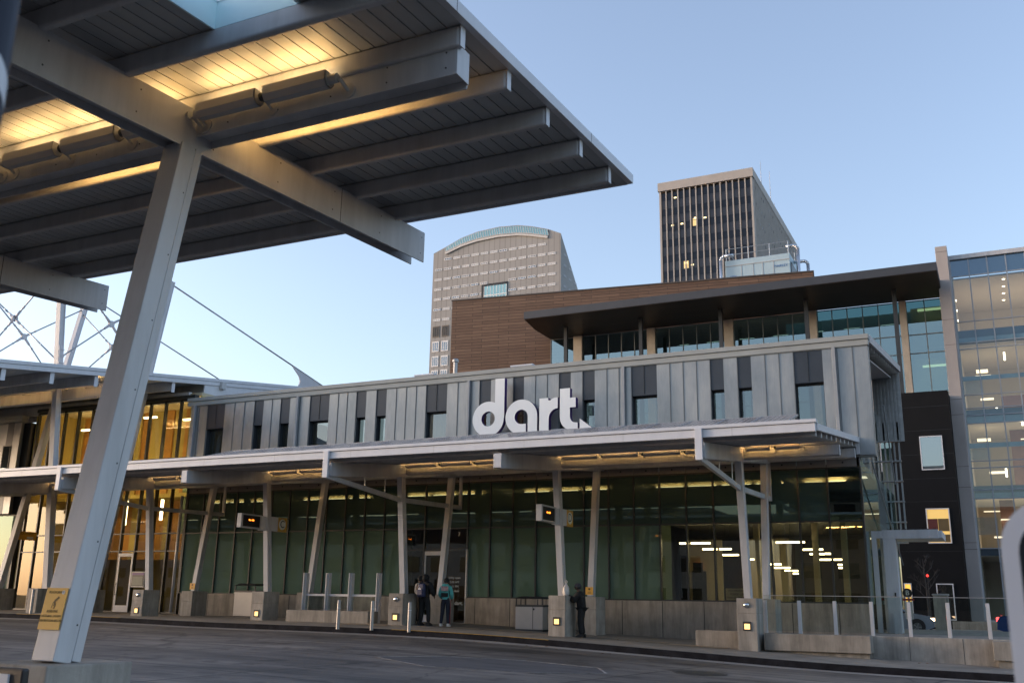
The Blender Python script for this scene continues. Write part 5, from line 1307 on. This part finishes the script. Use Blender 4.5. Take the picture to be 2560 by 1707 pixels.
shoe_w = surf('white_shoe', (.62, .60, .58), .6); shoe_b = surf('black_shoe', (.012, .011, .011), .5); hairm = surf('dark_hair', (.008, .007, .007), .6, var=.4, scale=30)
person(-12.50, 30.93, zg(-12.5, 30.93), 90, 'man in black coat and patterned knit cap leaning his arm on a concrete pedestal',
       dict(elR=(.20, .22, 1.16), wrR=(.10, .36, 1.26), elL=(-.22, .20, 1.14), wrL=(-.06, .36, 1.26), chest=(0, .05, 1.30), neck=(0, .10, 1.44), neck2=(0, .13, 1.50), head=(0, .15, 1.575), crown=(0, .15, 1.665), shL=(-.17, .07, 1.39), shR=(.17, .07, 1.39), knR=(.10, .05, .5)),
       skin_b, cloth_b, cloth_b, shoe_b, hairm, cap=surf('patterned_knit', (.05, .05, .06), .9, var=.9, scale=22), h=1.70, coat=.034)
t, P_, fw, sd = person(-17.86, 31.35, zg(-17.86, 31.35), 12, 'person in teal hooded top, navy trousers and white trainers, seen from behind',
       dict(wrL=(-.16, .16, .98), wrR=(.20, .12, .98), knL=(-.11, .0, .5), anL=(-.15, -.02, .09), anR=(.12, .02, .09), head=(0, .05, 1.59), crown=(0, .05, 1.68)),
       skin_m, cloth_t, cloth_n, shoe_w, hairm, h=1.66)
c = P_['chest']-fw*.155+Vector((0, 0, .02)); m = MB()
for w_, h0, h1, d_ in ((.13, -.06, .10, 0), ): m.hexa([tuple(c+sd*a*w_+Vector((0, 0, b))-fw*e) for b, e in ((h0, 0), (h1, 0)) for a, e in ((-1, 0), (1, 0), (1, .006), (-1, .006))])
m.build('printed_patch', surf('pink_print', (.42, .26, .25), .8, var=.4, scale=20), t)
c2 = P_['waist']-fw*.135+Vector((0, 0, .04)); MB().hexa([tuple(c2+sd*a*.13+Vector((0, 0, b))-fw*e) for b in (-.07, .07) for a, e in ((-1, 0), (1, 0), (1, .006), (-1, .006))]).build('dark_panel', cloth_b, t)
m = MB()
for s in (1,): m.bar(P_['hipR']+sd*.10, P_['anR']+sd*.062, .012, .03)
m.build('red_stripe', surf('red_stripe', (.35, .02, .03), .7), t)
b = P_['neck']-fw*.06; MB().lathe([(0, 0), (.10, .01), (.13, .05), (.11, .10), (.05, .11)], tuple(b-Vector((0, 0, .06))), 16).build('folded_hood', cloth_t, t, smooth=True)
t, P_, fw, sd = person(-18.52, 31.05, zg(-18.52, 31.05), -6, 'person in black hooded coat with a blue backpack, seen from behind',
       dict(anL=(-.17, 0, .09), anR=(.17, 0, .09), knL=(-.14, .02, .5), knR=(.14, .02, .5), wrL=(-.24, .16, .96), wrR=(.24, .18, 1.0), elR=(.29, .02, 1.14), elL=(-.28, 0, 1.14)),
       skin_b, cloth_b, cloth_b, shoe_b, hairm, hood=True, h=1.76, coat=.02)
bp = thing('backpack', 'dark blue backpack with a white mark worn by the person in the black hooded coat', 'backpack', tuple(P_['chest']))
c = P_['chest']-fw*.23-Vector((0, 0, .13)); m = MB()
m.hexa([tuple(c+sd*a*w_-fw*e+Vector((0, 0, b))) for b, w_, e0 in ((-.23, .16, .09), (.23, .13, .06)) for a, e in ((-1, -.07), (1, -.07), (1, e0), (-1, e0))]); bag = m.build('bag', surf('blue_nylon', (.016, .022, .075), .6, var=.3, scale=8), bp, bevel=.05, seg=3)
m = MB(); m.hexa([tuple(c+sd*a*.12-fw*e-Vector((0, 0, .08))+Vector((0, 0, b))) for b in (-.10, .10) for a, e in ((-1, .07), (1, .07), (1, .125), (-1, .125))]); m.build('pocket', MATS['blue_nylon'], bp, bevel=.03)
m = MB()
for a, b in (((-.05, -.02), (0, .04)), ((0, .04), (.05, -.02)), ((.05, -.02), (-.05, -.02))): m.bar(c+sd*a[0]-fw*.13+Vector((0, 0, a[1]+.05)), c+sd*b[0]-fw*.13+Vector((0, 0, b[1]+.05)), .01, .02)
m.build('mark', white2, bp)
m = MB()
for s in (-1, 1): m.path([P_['chest']+sd*s*.10-fw*.15+Vector((0, 0, .1)), P_['neck']+sd*s*.10+Vector((0, 0, .06)), P_['chest']+sd*s*.12+fw*.14], .018, 6)
m.build('strap', cloth_n, bp)
person(-19.22, 31.75, zg(-19.2, 31.75), -35, 'person in pale grey jacket and dark trousers half hidden behind the person with the backpack',
       dict(anL=(-.12, 0, .09), wrL=(-.2, .2, 1.05), wrR=(.2, .22, 1.05), neck=(0, .04, 1.45), head=(0, .08, 1.57), crown=(0, .09, 1.66)),
       skin_b, cloth_g, cloth_b, shoe_b, hairm, cap=cloth_b, h=1.70)
# carrier bag on the pedestal
pb = thing('carrier_bag', 'white plastic carrier bag standing on the pedestal by the man in black', 'bag', (-12.98, 30.75, 1.83))
bagm = surf('white_plastic', (.62, .58, .55), .45, var=.12, scale=9, bump=.8, bscale=11)
m = MB(); nn = 20; prof = [(.0, 0), (.10, .0), (.125, .05), (.13, .15), (.11, .25), (.07, .32), (.03, .37), (.02, .40)]
rnd = random.Random(2)
for j, (r_, z) in enumerate(prof):
    for i in range(nn):
        th = 2*math.pi*i/nn; rr = r_*(1+.12*math.sin(5*th+j)+rnd.uniform(-.06, .06)); m.v.append((-12.98+rr*math.cos(th)*.8, 30.75+rr*math.sin(th), 1.832+z))
for j in range(len(prof)-1):
    for i in range(nn): m.f.append((j*nn+i, j*nn+(i+1) % nn, (j+1)*nn+(i+1) % nn, (j+1)*nn+i))
m.build('sack', bagm, pb, smooth=True)
m = MB(); m.path([(-12.98, 30.72, 2.20), (-13.0, 30.70, 2.29), (-12.98, 30.75, 2.33), (-12.96, 30.79, 2.29), (-12.98, 30.78, 2.20)], .012, 6); m.build('handle', bagm, pb)

# ------------------------------------------------------------------ things close to the viewer
t = thing('sign_post', 'dark navy round post with a pale sticker close to the viewer at the top left', 'post', (-1.337, .843, 0))
MB().cyl((-1.337, .843, -.1), (-1.337, .843, 3.4), .048, n=28).build('post', navy, t, smooth=True)
m = MB()
for i in range(9):
    a0, a1 = R(4+5*i), R(9+5*i)
    q = [(-1.337+.0487*math.cos(a), .843+.0487*math.sin(a), zz) for a, zz in ((a0, 2.345-.004*i), (a1, 2.341-.004*i), (a1, 2.385-.004*i), (a0, 2.389-.004*i))]
    m.add(q, [(0, 1, 2, 3)])
m.build('sticker', white2, t)
def rrect(x0, x1, z0, z1, r_, n=8):
    pts = []
    for cx_, cz_, a0 in ((x1-r_, z1-r_, 0), (x0+r_, z1-r_, 90), (x0+r_, z0+r_, 180), (x1-r_, z0+r_, 270)):
        for i in range(n+1):
            a = R(a0+90*i/n); pts.append((cx_+r_*math.cos(a), cz_+r_*math.sin(a)))
    return pts
t = thing('display_case', 'white rounded display case with black seal close to the viewer at the right edge', 'display case', (.35, 1.72, 0))
o0, o1, z0, z1 = 0.0, .78, .55, 1.765
for nm, ext, ins, y0, mt in (('frame', 0, .024, 1.70, white2), ('seal', .024, .038, 1.704, blackm)):
    lo_ = rrect(o0+ext, o1-ext, z0+ext, z1-ext, .075-ext*.7); li_ = rrect(o0+ins, o1-ins, z0+ins, z1-ins, .075-ins*.7)
    o = curve_shape(nm, [lo_, li_], .05, (mt,), t, Matrix.Translation((0, y0+.025, 0)) @ Matrix.Rotation(R(90), 4, 'X'))
B(.042, .738, 1.722, 1.726, .59, 1.72).build('pane', glass('case_glass', (.75, .8, .82), .08), t); B(.03, .75, 1.745, 1.75, .58, 1.735).build('back_panel', surf('case_back', (.16, .18, .20), .5), t)
B(.34, .44, 1.70, 1.75, -.1, .55).build('stand', fixm, t)
t = thing('notice_box', 'black box with a white printed sheet in front of the near pedestal, lower left', 'notice box', (-5.9, 4.6, .14))
B(-6.6, -5.34, 4.3, 4.35, .10, 1.165).build('box', blackm, t, bevel=.015)
sh_ = B(-6.5, -5.45, 4.285, 4.299, .62, 1.13).build('sheet', white2, t)
m = MB()
for k in range(8): m.box(-6.44, -5.49-.03*(k % 3), 4.28, 4.285, .66+.055*k, .682+.055*k)
m.build('print', surf('print_grey', (.25, .26, .32), .7), sh_)

# ------------------------------------------------------------------ what stands behind the viewer and shows in the glass
c = copy_tree(BC, (-2.5, -17.5, .0), 'white bus canopy standing behind the viewer, mirrored in the lobby glass')
pink = surf('pink_beige_render', (.46, .33, .27), .8, var=.08, scale=.3); win_d = glass('far_window', (.1, .1, .1), .12, back=(.02, .02, .022))
def far_block(x0, x1, y0, y1, h, nf, nb, label, mt):
    t = thing('office_block', label, 'building', ((x0+x1)/2, y0, -.6))
    B(x0, x1, y0, y1, -.6, h).build('wall', mt, t); B(x0-.3, x1+.3, y0-.3, y1+.3, h, h+.5).build('parapet', concrete_l, t)
    sx = (x1-x0)/nb; sz = (h-1)/nf
    for i in range(nf):
        m = MB()
        for j in range(nb): m.box(x0+sx*(j+.22), x0+sx*(j+.78), y1, y1+.06, .8+sz*i+sz*.2, .8+sz*i+sz*.72)
        m.build('windows', win_d, t)
far_block(-150, -95, -75, -52, 13, 4, 14, 'pinkish office block behind the viewer, mirrored in the glass on the left', pink)
far_block(-88, -30, -60, -42, 12, 3, 14, 'low beige block behind the viewer, mirrored in the middle of the lobby glass', surf('beige_render', (.40, .34, .28), .8))
far_block(-24, 40, -85, -60, 19, 5, 14, 'brownish block behind the viewer, mirrored in the right of the lobby glass', surf('brown_render', (.25, .17, .13), .8))
